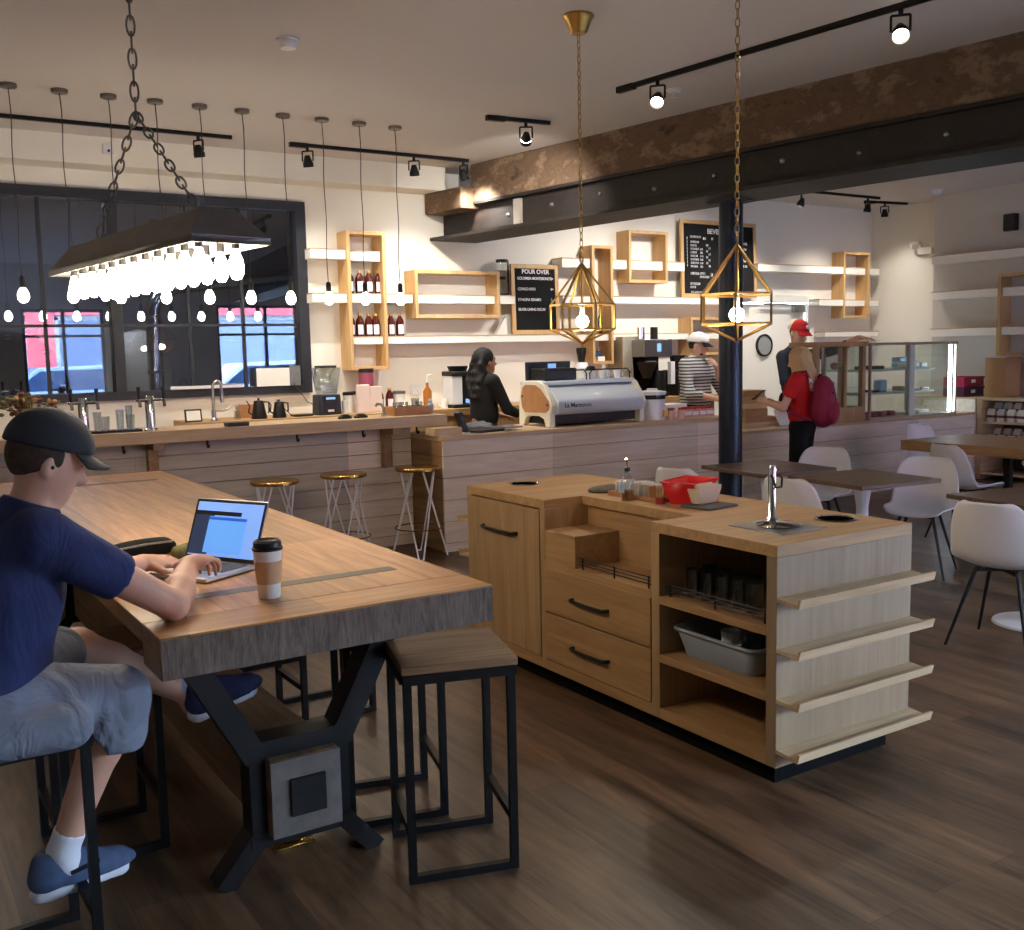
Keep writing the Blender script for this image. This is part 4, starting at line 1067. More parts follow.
def shoe(name, heel, toe, up, parent, upper, sole, w=0.046):
    heel, toe = Vector(heel), Vector(toe); f = (toe-heel); L = f.length; f.normalize(); l = Vector(up).cross(f).normalized(); u = f.cross(l)
    P = lambda a, b, c: heel + f*a*L + l*b + u*c
    Rm = np.array([list(f), list(l), list(u)]).T
    o = sdf_build(name, [('c', P(0.14,0,0.055), 0.040, P(0.40,0,0.060), 0.045), ('c', P(0.40,0,0.055), 0.045, P(0.82,0,0.040), 0.036), ('c', P(0.16,0,0.06), 0.038, P(0.22,0,0.10), 0.040), ('c', P(0.115,0,0.06), 0.034, P(0.125,0,0.105), 0.030), ('c', P(0.36,0,0.09), 0.034, P(0.58,0,0.065), 0.034), ('e', P(0.7,0,0.03), (0.10,w,0.04), Rm), ('-p', P(0,0,0.024), tuple(-u)), ('-e', P(0.22,0,0.150), (0.036,0.032,0.03), Rm)], upper, parent, 0.007, 0.02)
    sdf_build('sole', [('c', P(0.13,0,0.012), w-0.006, P(0.42,0,0.012), w-0.008), ('c', P(0.42,0,0.012), w-0.008, P(0.80,0,0.016), w-0.002), ('-p', P(0,0,0.03), tuple(u)), ('-p', P(0,0,0.0), tuple(-u))], sole, o, 0.007, 0.02)
    return o, P
def eyes(P, parent, s=1.0, r=0.011):
    for sy in (-1, 1):
        q = P(0.076, sy*0.031, -0.006)
        o = M().sph(q, r*s, 12).build('eye', 'eye_white', parent)
        M().sph(q+(P(0.010,0,0)-P(0,0,0)), r*0.5*s, 8).build('iris', 'eye_dark', o)
mat('eye_white', (225,220,214), 0.2); mat('eye_dark', (40,28,22), 0.2)
def skin(name, c): 
    m = mat(name, c, 0.5, var=0.05, vscale=14); b = m.node_tree.nodes['Principled BSDF']
    b.inputs['Subsurface Weight'].default_value = 0.08; b.inputs['Subsurface Radius'].default_value = (0.012, 0.005, 0.003)
skin('skin_pale', (214,164,138)); skin('skin_brown', (150,104,78)); skin('skin_fair', (218,172,146))
mat('navy_cotton', (42,53,96), 0.9, var=0.12, vscale=9, bump=0.5, bscale=7); mat('grey_shorts', (122,128,142), 0.9, var=0.10, vscale=12, bump=0.9, bscale=9)
mat('cap_black', (48,49,54), 0.85, var=0.1, vscale=12); mat('hair_dark', (40,30,24), 0.7); mat('hair_short', (62,46,36), 0.8, var=0.3, vscale=60)
mat('shoe_blue', (66,84,114), 0.8, var=0.15, vscale=40); mat('shoe_navy', (40,48,84), 0.8); mat('sole_white', (215,218,226), 0.6); mat('sock_white', (226,230,238), 0.9); mat('sock_blue', (168,186,214), 0.9)
mat('black_cloth', (13,12,14), 0.95); mat('hair_black', (12,9,9), 0.8); mat('red_cotton', (204,28,30), 0.85, var=0.08, vscale=12, bump=0.5, bscale=9); mat('backpack_red', (138,18,52), 0.7, var=0.1, vscale=10, bump=0.6, bscale=8)
mat('red_cap', (190,26,30), 0.8); mat('cap_cream', (222,212,188), 0.85); mat('navy_jacket', (32,38,56), 0.85, var=0.1, vscale=12, bump=0.5, bscale=9); mat('hair_blond', (214,178,126), 0.5, var=0.10, vscale=70, bump=0.5, bscale=40)
striped('grey_stripes', (70,72,76), (196,196,194), 9.0, 'z'); mat('grey_knit', (112,112,114), 0.95, var=0.15, vscale=40); mat('light_cap', (222,220,216), 0.8)

def cap(parent, P, R, s, crown, brim, blen=0.085, droop=0.25):
    f = P(1,0,0)-P(0,0,0); l = P(0,1,0)-P(0,0,0); u = P(0,0,1)-P(0,0,0); f, l, u = f.normalized(), l.normalized(), u.normalized()
    o = sdf_build('cap', [('e', P(-0.004,0,0.022), (0.118*s, 0.094*s, 0.106*s), R), ('-p', P(0.0,0,0.018), tuple(-(u-f*0.12)))], crown, parent, 0.007, 0.01)
    n = 13; top = []; rows = []
    for i in range(6):
        a = i/5; row = []
        for j in range(n):
            th = -1.15+2.3*j/(n-1)
            x = 0.088*math.cos(th)+a*blen*math.cos(th*0.72); y = 0.082*math.sin(th)+a*0.012*math.sin(th)
            z = 0.034 - a*droop*0.10 - 0.022*(math.sin(th)**2)*a
            row.append(tuple(P(x, y, z)))
        rows.append(row)
    m = M(); m.grid(rows); b = m.build('brim', brim, o, angle=80, solid=0.005)
    M().sph(P(-0.004,0,0.128), (0.008*s,0.008*s,0.005*s), 8).build('button', crown, o)
    return o, P

# ---- the seated man
man = thing('person', 'person in dark cap and navy shirt seated at the long table typing', 'person', (0,0,0))
hip = Vector((0.23, 2.98, 0.80)); chest = Vector((0.30, 2.985, 1.10)); neck = Vector((0.37, 2.985, 1.265))
shR = Vector((0.37, 2.82, 1.20)); shL = Vector((0.37, 3.17, 1.20))
elR = Vector((0.70, 2.875, 0.962)); wrR = Vector((0.81, 3.11, 1.02)); elL = Vector((0.60, 3.34, 0.975)); wrL = Vector((0.76, 3.50, 0.97))
hpR = Vector((0.25, 2.89, 0.775)); knR = Vector((0.545, 2.93, 0.70)); anR = Vector((0.385, 3.00, 0.27))
hpL = Vector((0.25, 3.06, 0.785)); knL = Vector((0.515, 3.34, 0.765)); anL = Vector((0.845, 3.36, 0.545))
hc = Vector((0.422, 2.985, 1.400)); hf = Vector((1.0, 0.08, -0.40))
hp, HP, HR = head_prims(hc, hf, (0.35,0,1), 0.96)
pr = hp + [('c', neck-Vector((0.01,0,0.03)), 0.062, hc-Vector((0.02,0,0.06)), 0.056, 0.03), ('c', hip, 0.14, chest, 0.14, 0.06), ('c', shR, 0.05, shL, 0.05, 0.05)]
for a, b, c, d, th, sd in ((shR, elR, wrR, Vector((0.80,0.55,-0.10)), 0.9, 1), (shL, elL, wrL, Vector((0.97,0.12,-0.12)), 0.5, -1)):
    mid = b.lerp(c, 0.35)
    pr += [('c', a, 0.056, b, 0.043, 0.02), ('c', b, 0.042, mid, 0.046, 0.015), ('c', mid, 0.046, c, 0.028, 0.015)]
pr += hand_prims(wrR, (0.66,0.74,0.04), (-0.45,-0.35,1), 0.85, 1.14, 1, 0.32, 1.0)
pr += hand_prims(wrL, (0.98,-0.05,-0.02), (-0.1,-0.25,1), 0.8, 1.1, -1, 0.3, 0.7)
for a, b, c in ((hpR, knR, anR), (hpL, knL, anL)):
    calf = b.lerp(c, 0.3)
    pr += [('c', a, 0.085, b, 0.058, 0.03), ('c', b, 0.056, calf, 0.057, 0.02), ('c', calf, 0.057, c, 0.036, 0.02), ('c', c, 0.036, c+Vector((0.02,0.01,-0.05)), 0.036, 0.02)]
body = sdf_build('body', pr, 'skin_pale', man, 0.0062, 0.02, 1)
eyes(HP, man)
sdf_build('hair', [('e', HP(-0.012,0,-0.002), (0.096,0.083,0.094), HR), ('-p', HP(0.02,0,0), tuple(HP(1,0,0.25)-HP(0,0,0))), ('-p', HP(0,0,-0.070), tuple(HP(0.15,0,-1)-HP(0,0,0))), ('-p', HP(-0.01,0,-0.04), tuple(HP(0.75,0,-1)-HP(0,0,0))),
    ('e', HP(0.020,0.073,-0.004), (0.008,0.006,0.026), HR, 0.008), ('e', HP(0.020,-0.073,-0.004), (0.008,0.006,0.026), HR, 0.008)], 'hair_short', man, 0.006, 0.01, 1)
M().sph(HP(0.003,-0.084,-0.030), 0.0055, 10).build('earbud', 'black_plastic', man)
cp, _ = cap(man, HP, HR, 1.0, 'cap_black', 'cap_black', 0.085, 0.22)
m = M(); m.tube([HP(-0.118*math.cos(t), 0.094*math.sin(t), 0.024) for t in [(-0.55+1.1*i/8) for i in range(9)]], 0.008, 6); m.build('strap', 'black_cloth', cp)
m = M(); q = HP(-0.117,-0.030,0.026); q2 = HP(-0.104,-0.052,0.026); m.bar(q, q2, 0.004, 0.016, up=tuple(HP(0,0,1)-HP(0,0,0))); m.build('strap_label', 'paper', cp)
slR = shR.lerp(elR, 0.52); slL = shL.lerp(elL, 0.66); dR = (elR-shR).normalized(); dL = (elL-shL).normalized()
ysp = Matrix.Rotation(0.25, 3, 'Y')
Rt = np.array(ysp)
nkd = (hc-neck).normalized()
sdf_build('shirt', [('e', (0.215,2.98,0.80), (0.15,0.195,0.17), None, 0.08), ('c', (0.22,2.98,0.80), 0.155, (0.27,2.985,1.02), 0.155, 0.08), ('e', (0.285,2.985,1.07), (0.14,0.205,0.18), Rt, 0.08), ('c', shR-Vector((0.01,-0.02,0.01)), 0.078, shL-Vector((0.01,0.02,0.01)), 0.078, 0.05), ('c', (0.33,2.985,1.18), 0.10, neck, 0.074, 0.04),
    ('c', shR, 0.076, slR, 0.068, 0.03), ('c', shL, 0.076, slL, 0.068, 0.03),
    ('-p', (0,0,0.70), (0,0,-1)), ('-p', neck+nkd*0.012, tuple(nkd)), ('-p', slR+dR*0.02, tuple(dR)) if False else ('-c', slR+dR*0.075, 0.075, slR+dR*0.2, 0.075), ('-c', slL+dL*0.075, 0.075, slL+dL*0.2, 0.075)], 'navy_cotton', man, 0.006, 0.03, 6)
sdf_build('shorts', [('e', (0.225,2.975,0.775), (0.16,0.20,0.095), None, 0.05), ('c', hpR+Vector((-0.02,0,0)), 0.105, knR+Vector((0.0,0,0.015)), 0.088, 0.04), ('c', hpL+Vector((-0.02,0,0)), 0.10, hpL.lerp(knL,0.72), 0.088, 0.04),
    ('c', knR, 0.085, knR+Vector((-0.01,0.0,-0.06)), 0.088, 0.03), ('c', (0.08,2.775,0.71), 0.055, (0.40,2.80,0.70), 0.06, 0.04), ('c', (0.44,2.90,0.62), 0.05, (0.52,2.92,0.60), 0.082, 0.04),
    ('c', (0.56,2.86,0.74), 0.012, (0.57,2.88,0.63), 0.012, 0.012), ('c', (0.60,2.93,0.73), 0.012, (0.59,2.95,0.64), 0.012, 0.012), ('c', (0.50,2.835,0.72), 0.012, (0.50,2.86,0.62), 0.012, 0.012),
    ('-p', (0,0,0.655), (0,0,-1)) if False else ('-c', (0.0,2.96,0.55), 0.15, (0.40,2.96,0.55), 0.15), ('-p', knR+Vector((0.0,0,-0.125)), (-0.12,0,-1)), ('-p', (0,0,0.865), (0,0,1))], 'grey_shorts', man, 0.008, 0.03, 1)
m = M()
m.v, m.f = [], []
lg = [(-0.02,0.0),(0.03,0.0),(0.042,0.012),(0.042,0.028),(0.03,0.04),(-0.02,0.04)]
f1 = Vector((0.20, 2.90, 1.19))
o = sdf_build('shirt_logo', [('e', (0.20, 2.86, 1.20), (0.03, 0.03, 0.022), None)], 'paper', man, 0.004, 0.01, 1)
s1, _ = shoe('shoe', (0.295,2.985,0.158), (0.585,3.06,0.152), (0,0,1), man, 'shoe_blue', 'sole_white')
M().bar((0.40,2.965,0.225),(0.48,2.99,0.228),0.012,0.012).build('stripe', 'black_cloth', s1)
s2, _ = shoe('shoe', (0.845,3.33,0.455), (1.10,3.40,0.50), (-0.30,-0.25,0.92), man, 'shoe_navy', 'sole_white')
dk = (knR-anR).normalized()
sdf_build('sock', [('c', anR+dk*0.09, 0.0445, anR+dk*0.01, 0.0425), ('c', anR+dk*0.01, 0.0425, anR+Vector((0.015,0.005,-0.05)), 0.041), ('-p', anR+dk*0.075, tuple(dk))], 'sock_white', man, 0.007, 0.01, 1)
sdf_build('sock', [('c', anL+Vector((-0.02,0.0,0.02)), 0.041, anL+Vector((0.045,0.0,-0.045)), 0.040)], 'sock_blue', man, 0.007, 0.01, 1)

# ---- standing people
def person(label, loc, rz, H, skin_m, top_m, leg_m, arms, headdir=(1,0,0), stout=1.0, h=0.011, sleeve=1.0, neck_lean=0.0, legs=True, shoes='black_cloth', sh=0.0, headup=(0,0,1), torso_x=0.0):
    """local frame: +x is where the chest faces, +y its left. arms: ((elbowL, wristL, handdirL, normalL), (right ...)) in local metres at H=1.75"""
    t = thing('person', label, 'person', loc, rz)
    k = H/1.75
    V = lambda x, y, z: Vector((x, y, z))*k
    hc = V(0.03+neck_lean, 0, 1.60); nk = V(0.0+neck_lean*0.5, 0, 1.46)
    hp, P, R = head_prims(hc, headdir, headup, k)
    pr = hp + [('c', nk-V(0,0,0.04), 0.06*k, hc-V(0.012,0,0.06), 0.055*k, 0.03)]
    pr += [('c', V(-0.01,0,0.98), 0.12*k, V(0,0,1.30), 0.12*k, 0.06), ('c', V(-0.01,0.15,1.40+sh), 0.045*k, V(-0.01,-0.15,1.40+sh), 0.045*k, 0.04)]
    cl = [('e', V(-0.005,0,1.28), (0.125*k*stout, 0.185*k*stout, 0.20*k), None, 0.06), ('e', V(0.0,0,1.06), (0.13*k*stout, 0.165*k*stout, 0.17*k), None, 0.08), ('c', V(-0.012,0.15,1.40+sh), 0.068*k, V(-0.012,-0.15,1.40+sh), 0.068*k, 0.05), ('c', V(0,0,1.38), 0.085*k, V(0.005+neck_lean*0.4,0,1.455), 0.064*k, 0.04)]
    cuts = []
    for sgn, (el, wr, hd, hn, curl) in zip((1, -1), arms):
        sp_ = V(-0.012, sgn*(0.195+sh*0.3), 1.395+sh); el = V(*el); wr = V(*wr)
        md = el.lerp(wr, 0.3)
        pr += [('c', sp_, 0.048*k, el, 0.038*k, 0.02), ('c', el, 0.038*k, md, 0.040*k, 0.015), ('c', md, 0.040*k, wr, 0.026*k, 0.015)]
        pr += hand_prims(wr, hd, hn, curl, k, -sgn, 0.3, 0.6)
        if sleeve >= 1.0:
            e2 = el.lerp(wr, sleeve-1.0) if sleeve > 1 else el
            cl += [('c', sp_, 0.066*k, el, 0.054*k, 0.03), ('c', el, 0.054*k, e2, 0.044*k, 0.02)]
            if sleeve > 1.0: dd = (wr-el).normalized(); cuts.append(('-c', e2+dd*0.06, 0.058*k, e2+dd*0.16, 0.058*k))
        else:
            e2 = sp_.lerp(el, sleeve); cl += [('c', sp_, 0.066*k, e2, 0.062*k, 0.03)]
            dd = (el-sp_).normalized(); cuts.append(('-c', e2+dd*0.075, 0.078*k, e2+dd*0.16, 0.078*k))
    for sgn in (1, -1):
        hpj = V(-0.01, sgn*0.09, 0.93); kn = V(0.015, sgn*0.10, 0.50); an = V(-0.02, sgn*0.10, 0.09)
        pr += [('c', hpj, 0.08*k, kn, 0.055*k, 0.03), ('c', kn, 0.055*k, kn.lerp(an,0.3), 0.056*k, 0.02), ('c', kn.lerp(an,0.3), 0.056*k, an, 0.036*k, 0.02)]
    sdf_build('body', pr, skin_m, t, min(h, 0.008), 0.02, 1)
    eyes(P, t, k)
    cl += [('-p', V(0,0,0.90), (0,0,-1)), ('-c', nk+V(0.01,0,0.015), 0.062*k, nk+V(0.03,0,0.1), 0.066*k)] + cuts
    sdf_build('top', cl, top_m, t, h, 0.03, 1)
    lg = [('e', V(-0.012,0,0.93), (0.125*k*stout,0.165*k*stout,0.12*k), None, 0.05)]
    for sgn in (1, -1):
        hpj = V(-0.012, sgn*0.088, 0.90); kn = V(0.015, sgn*0.10, 0.50); an = V(-0.02, sgn*0.10, 0.10)
        lg += [('c', hpj, 0.098*k, kn, 0.072*k, 0.04), ('c', kn, 0.072*k, an, 0.056*k, 0.03)]
    lg += [('-p', V(0,0,0.985), (0,0,1)), ('-p', V(0,0,0.075), (0,0,-1))]
    sdf_build('trousers', lg, leg_m, t, h, 0.03, 1)
    for sgn in (1, -1): shoe('shoe', V(-0.07, sgn*0.10, 0.0), V(0.20, sgn*0.12, 0.0), (0,0,1), t, shoes, 'black_cloth')
    return t, P, R, k, V
# barista with long black curls
t, P, R, k, V = person('person in black top with long dark curly hair behind the espresso counter', (5.08, 8.42, 0), rot(2), 1.72, 'skin_brown', 'black_cloth', 'black_cloth',
    (((0.10,0.24,1.12),(0.30,0.16,1.04),(1,-0.3,-0.2),(0,0.2,1),0.6), ((0.12,-0.23,1.12),(0.32,-0.15,1.05),(1,0.2,-0.2),(0,-0.2,1),0.6)), sleeve=1.75)
hair = [('e', P(-0.03,0,0.022), (0.108,0.093,0.10), R)]
rr_ = random.Random(3)
for i in range(26):
    a = rr_.uniform(-1, 1); x0 = P(-0.075-0.02*rr_.random(), a*0.075, 0.03); pts = [x0]
    for q in range(1, 6):
        pts.append(P(-0.080-0.05*q/5+rr_.uniform(-0.035,0.03), a*0.10+rr_.uniform(-0.03,0.03), 0.03-0.078*q))
    for p0, p1 in zip(pts[:-1], pts[1:]): hair.append(('c', p0, 0.024, p1, 0.024, 0.012))
hair += [('-p', P(0.045,0,0), tuple(P(1,0,-0.25)-P(0,0,0))), ('-e', P(0.09,0,-0.07), (0.07,0.085,0.085), R)]
sdf_build('hair', hair, 'hair_black', t, 0.009, 0.012, 1)
# man in grey striped sweater, hand at his chin
t, P, R, k, V = person('person in grey striped sweater and pale cap with a hand on chin', (7.80, 8.40, 0), rot(-74), 1.84, 'skin_fair', 'grey_stripes', 'black_cloth',
    (((0.16,0.27,1.10),(0.19,0.10,1.36),(0.0,-0.75,0.55),(0.9,0.2,0.3),0.8), ((0.10,-0.29,1.10),(0.30,-0.10,1.04),(0.8,0.5,-0.2),(0.1,-0.2,1),0.9)), stout=1.2, sleeve=1.45, headdir=(1,0.35,-0.22))
cap(t, P, R, k, 'light_cap', 'black_cloth', 0.075, 0.3)
sdf_build('hair', [('e', P(-0.01,0,-0.004), (0.098,0.082,0.09), R), ('-p', P(0.015,0,0), tuple(P(1,0,0.1)-P(0,0,0))), ('-p', P(0,0,-0.06), tuple(P(0,0,-1)-P(0,0,0)))], 'hair_dark', t, 0.008, 0.01, 1)
sdf_build('beard', [('e', P(0.04,0,-0.092), (0.055,0.057,0.042), R), ('-e', P(0.095,0,-0.055), (0.03,0.04,0.035), R)], 'hair_short', t, 0.007, 0.01, 1)
# man in red cap leaning an arm on the pastry case
t, P, R, k, V = person('person in red cap and navy jacket resting an arm on the pastry case', (9.13, 8.16, 0), rot(-92), 1.97, 'skin_fair', 'navy_jacket', 'black_cloth',
    (((0.25,0.34,1.42),(0.46,0.385,1.525),(0.75,0.55,-0.05),(0,0,1),0.3), ((0.10,-0.25,1.10),(0.30,-0.10,1.08),(0.9,0.35,-0.2),(0.1,-0.1,1),0.8)), sleeve=1.45, sh=-0.05, headdir=(1,0.05,-0.32))
c0, _ = cap(t, P, R, k, 'red_cap', 'red_cap', 0.08, 0.3)
sdf_build('back_panel', [('e', P(-0.008,0,0.022), (0.121*k,0.097*k,0.108*k), R), ('-p', P(0,0,0.019), tuple(-(P(-0.12,0,1)-P(0,0,0)))), ('-p', P(-0.035,0,0), tuple(P(1,0,0)-P(0,0,0)))], 'cap_cream', c0, 0.007, 0.01, 1)
M().cyl(P(0.099,0,0.075), P(0.111,0,0.078), 0.024, n=18).build('badge', 'paper', c0)
sdf_build('hair', [('e', P(-0.01,0,-0.004), (0.099,0.083,0.09), R), ('-p', P(0.015,0,0), tuple(P(1,0,0.1)-P(0,0,0))), ('-p', P(0,0,-0.055), tuple(P(0,0,-1)-P(0,0,0)))], 'hair_dark', t, 0.008, 0.01, 1)
# woman in red with a backpack
t, P, R, k, V = person('person in red shirt with long fair hair and backpack holding a phone', (7.60, 6.72, 0), rot(112), 1.66, 'skin_fair', 'red_cotton', 'black_cloth',
    (((0.10,0.235,1.12),(0.33,0.13,1.17),(0.8,-0.3,0.35),(0.2,0.5,0.7),1.2), ((0.10,-0.24,1.11),(0.31,-0.12,1.14),(0.8,0.4,0.3),(0.3,-0.5,0.7),1.2)), sleeve=0.55, headdir=(1,0.15,-0.22), headup=(0.2,0,1))
hair = [('e', P(-0.014,0,0.016), (0.108,0.090,0.104), R)]
for i in range(11):
    a = -1+2*i/10
    hair += [('c', P(-0.08+0.05*abs(a), a*0.078, 0.02), 0.03, P(-0.105+0.045*abs(a), a*0.085, -0.15), 0.03, 0.02), ('c', P(-0.105+0.045*abs(a), a*0.085, -0.15), 0.03, P(-0.11+0.03*abs(a), a*0.075, -0.31-0.02*(i % 3)), 0.02, 0.02)]
for sy in (-1, 1):
    for q in range(3): hair += [('c', P(0.0+0.025*q, sy*0.078, 0.03), 0.022, P(0.005+0.022*q, sy*0.086, -0.12), 0.022, 0.015), ('c', P(0.005+0.022*q, sy*0.086, -0.12), 0.022, P(-0.03+0.02*q, sy*0.08, -0.27), 0.016, 0.015)]
hair += [('-p', P(0.085,0,0.0), tuple(P(1,0,-0.1)-P(0,0,0))), ('-e', P(0.115,0,-0.07), (0.07,0.062,0.10), R)]
sdf_build('hair', hair, 'hair_blond', t, 0.009, 0.015, 1)
lettering('shirt_print', 'M\nO', 0.075, 'paper', t, tuple(V(-0.135,0.165,1.36)), (math.radians(80), 0, rot(-105)))
bpk = thing('backpack', 'magenta red backpack worn by the woman in the red shirt', 'backpack', (7.60, 6.72, 0), rot(112))
sdf_build('bag', [('e', V(-0.225,0,1.20), (0.105,0.165,0.22), None), ('e', V(-0.225,0,1.08), (0.115,0.175,0.16), None, 0.06), ('-p', V(-0.125,0,1.2), (1,0,0))], 'backpack_red', bpk, 0.009, 0.03, 1)
sdf_build('front_pocket', [('e', V(-0.315,0,1.07), (0.055,0.135,0.12), None)], 'backpack_red', bpk, 0.009, 0.02, 1)
for sgn in (1, -1):
    M().tube([V(-0.13,sgn*0.09,1.36), V(-0.08,sgn*0.12,1.475), V(0.03,sgn*0.125,1.46), V(0.125,sgn*0.125,1.34), V(0.13,sgn*0.15,1.20), V(0.02,sgn*0.205,1.06), V(-0.15,sgn*0.15,1.0)], 0.016, 8).build('strap', 'backpack_red', bpk)
M().bar(V(-0.325,0.05,1.26), V(-0.325,-0.0,1.26), 0.03, 0.02).build('logo_patch', 'dark_plum', bpk)
M().tube([V(-0.17,0.03,1.40), V(-0.19,0.02,1.445), V(-0.19,-0.02,1.445), V(-0.17,-0.03,1.40)], 0.008, 6).build('grab_loop', 'backpack_red', bpk)
ph = thing('phone', 'dark phone held up by the woman in the red shirt', 'phone', (7.60, 6.72, 0), rot(112))
mat('phone_glass', (60,80,110), 0.15)
m = M(); T_ = Matrix.Translation(V(0.445,0.02,1.235)) @ Matrix.Rotation(-0.9, 4, 'Y')
m.box(-0.005,0.005,-0.037,0.037,-0.075,0.075, T_); m.build('case', 'black_plastic', ph, bevel=0.003)
M().box(-0.007,-0.0055,-0.033,0.033,-0.07,0.07, T_).build('screen', 'phone_glass', ph)
# ------------------------------------------------------------------ small things
def obj1(name, m, material, label, cat, loc=(0,0,0), group=None, rz=0, **k):
    o = m.build(name, material, None, loc=loc, **k); o.rotation_euler = (0,0,rz); return tag(o, label, cat, group)
# syrup bottles
mat('syrup', (70,20,16), 0.15, coat=0.3); mat('bottle_label', (226,224,232), 0.5); mat('bottle_cap', (206,160,70), 0.4)
def make_bottle(label, loc):
    t = thing('syrup_bottle', label, 'bottle', loc, 0, 'dark syrup bottles in the tall frame')
    M().lathe([(0,0),(0.040,0.0),(0.042,0.01),(0.042,0.13),(0.037,0.16),(0.018,0.195),(0.015,0.205),(0,0.205)], n=18).build('glass', 'syrup', t)
    M().lathe([(0,0.203),(0.019,0.203),(0.019,0.225),(0,0.225)], n=14).build('cap', 'bottle_cap', t)
    m = M(); m.lathe([(0.0435,0.02),(0.0435,0.115)], n=18, cap=False); m.v, m.f = m.v, [f for i, f in enumerate(m.f) if 11 <= i <= 14]; m.build('label', 'bottle_label', t)
    return t
b0 = None
for i, x in enumerate((4.174, 4.276, 4.378, 4.430+0.05)):
    lab = '%s syrup bottle from the left in the upper row of the tall frame' % ORD[i]
    if b0 is None: b0 = make_bottle(lab, (x-0.02, 9.38, 2.2455))
    else: dup(b0, (x-0.02, 9.38, 2.2455), 0, lab)
for i, x in enumerate((4.155, 4.25, 4.345, 4.42)): dup(b0, (x-0.005, 9.38, 1.8255), 0, '%s syrup bottle from the left in the lower row of the tall frame' % ORD[i])
for i, x in enumerate((4.585, 4.685)): dup(b0, (x, 9.38, 1.8255), 0, '%s syrup bottle standing just right of the tall frame' % ('left' if i == 0 else 'right'))
# glass brewer on the shelf
gb = thing('coffee_brewer', 'tall glass coffee brewer with black top on the wall shelf', 'coffee maker', (5.93, 9.39, 2.2455))
M().lathe([(0,0),(0.06,0),(0.065,0.02),(0.06,0.12),(0.025,0.19),(0.055,0.29),(0.06,0.34)], n=20, cap=False).build('glass', 'clear_glass', gb)
m = M(); m.cyl((0,0,0),(0,0,0.02),0.066,n=20); m.cyl((0,0,0.17),(0,0,0.20),0.035,n=16); m.cyl((0,0,0.35),(0,0,0.38),0.066,n=20); m.bar((0.075,0,0.0),(0.075,0,0.37),0.014); m.build('frame', 'black_plastic', gb)
# things on the low long shelf
vs = thing('paper_cone', 'pale paper cone filter pack leaning on the low white shelf', 'filter pack', (5.90, 9.40, 1.8255))
M().prism([(-0.08,0),(0.08,0),(0.06,0.2)], 'y', -0.02, 0.02).build('filters', 'paper', vs)
for k, (x, w) in enumerate(((7.12,0.02),(7.165,0.025),(7.22,0.03))):
    obj1('canister', M().lathe([(0,0),(0.024,0),(0.024,0.15+0.02*k),(0.018,0.17+0.02*k),(0,0.17+0.02*k)], n=14), 'black_metal' if k else 'steel', '%s slim dark canister on the narrow frame shelf' % ORD[k], 'canister', (x+0.01*k, 9.38, 1.8255), 'canisters in the narrow frame')
shelf('short white shelf through the narrow frame, with slim canisters', 7.085, 7.305, 1.735, 1.825, 0.19)
tm = thing('timer', 'black timer clock at the bottom of the narrow frame', 'timer', (7.19, 9.38, 1.5155)); M().box(-0.06,0.06,-0.02,0.02,0,0.12).build('case', 'black_plastic', tm, bevel=0.004); M().box(-0.05,0.05,-0.0215,-0.02,0.06,0.11).build('screen', 'phone_glass', tm)
obj1('paper_box', M().box(-0.05,0.05,-0.02,0.03,0,0.05), 'paper', 'small white box before the timer in the narrow frame', 'box', (7.19, 9.32, 1.5155), bevel=0.002)

# ---- espresso machine
mat('machine_white', (226,222,206), 0.3, coat=0.4); mat('machine_blue', (204,214,222), 0.28, coat=0.5); mat('knot_wood', (172,124,82), 0.5, var=0.12, vscale=9)
em_ = thing('espresso_machine', 'large pale blue and cream espresso machine on the service counter', 'coffee machine', (5.16, 7.40, 0.965))
Wd = 1.06
prof = [(0.02,0.10),(0.06,0.30),(0.20,0.405),(0.50,0.415),(0.50,0.08),(0.05,0.08)]
prof = [(-0.015,0.235),(-0.015,0.16),(0.0,0.13),(0.03,0.11),(0.08,0.105),(0.52,0.105),(0.52,0.37),(0.19,0.37),(0.14,0.345),(0.03,0.275)]
M().prism(prof, 'x', 0.06, Wd-0.02).build('body', 'machine_blue', em_, bevel=0.012)
M().box(0.02, Wd, 0.14, 0.54, 0.372, 0.41).build('top_tray', 'machine_blue', em_, bevel=0.008)
side = [(0.02,0.24),(0.0,0.19),(0.015,0.14),(0.03,0.12),(0.03,0.0),(0.10,0.0),(0.13,0.07),(0.20,0.095),(0.38,0.095),(0.43,0.07),(0.46,0.0),(0.53,0.0),(0.53,0.20),(0.50,0.36),(0.46,0.41),(0.22,0.415),(0.14,0.385)]
for x in (0.0, Wd-0.03):
    s_ = M().prism(side, 'x', x, x+0.06).build('side_panel', 'machine_white', em_, bevel=0.008)
    if x == 0.0:
        ins = [(0.045,0.235),(0.03,0.195),(0.05,0.155),(0.10,0.13),(0.42,0.125),(0.47,0.17),(0.485,0.26),(0.46,0.345),(0.41,0.375),(0.25,0.375),(0.17,0.345)]
        M().prism(ins, 'x', -0.006, 0.001).build('wood_inset', 'knot_wood', s_)
        for (y, z) in ((0.06,0.20),(0.46,0.27)): M().cyl((-0.009,y,z),(-0.005,y,z),0.011,n=12).build('bolt', 'black_metal', s_)
M().box(0.08, Wd-0.03, 0.10, 0.50, 0.02, 0.104).build('drip_base', 'old_steel', em_)
lettering('lettering', 'La Marzocco', 0.055, 'black_plastic', em_, (0.13, -0.0165, 0.175), (math.radians(90), 0, 0), sx=1.05)
for (x0, x1) in ((0.05, 0.50), (0.54, 1.01)):
    M().tube([(x0,0.15,0.41),(x0,0.15,0.47),(x0+0.03,0.15,0.50),(x1-0.03,0.15,0.50),(x1,0.15,0.47),(x1,0.15,0.41)], 0.006, 8).build('cup_rail', 'black_metal', em_)
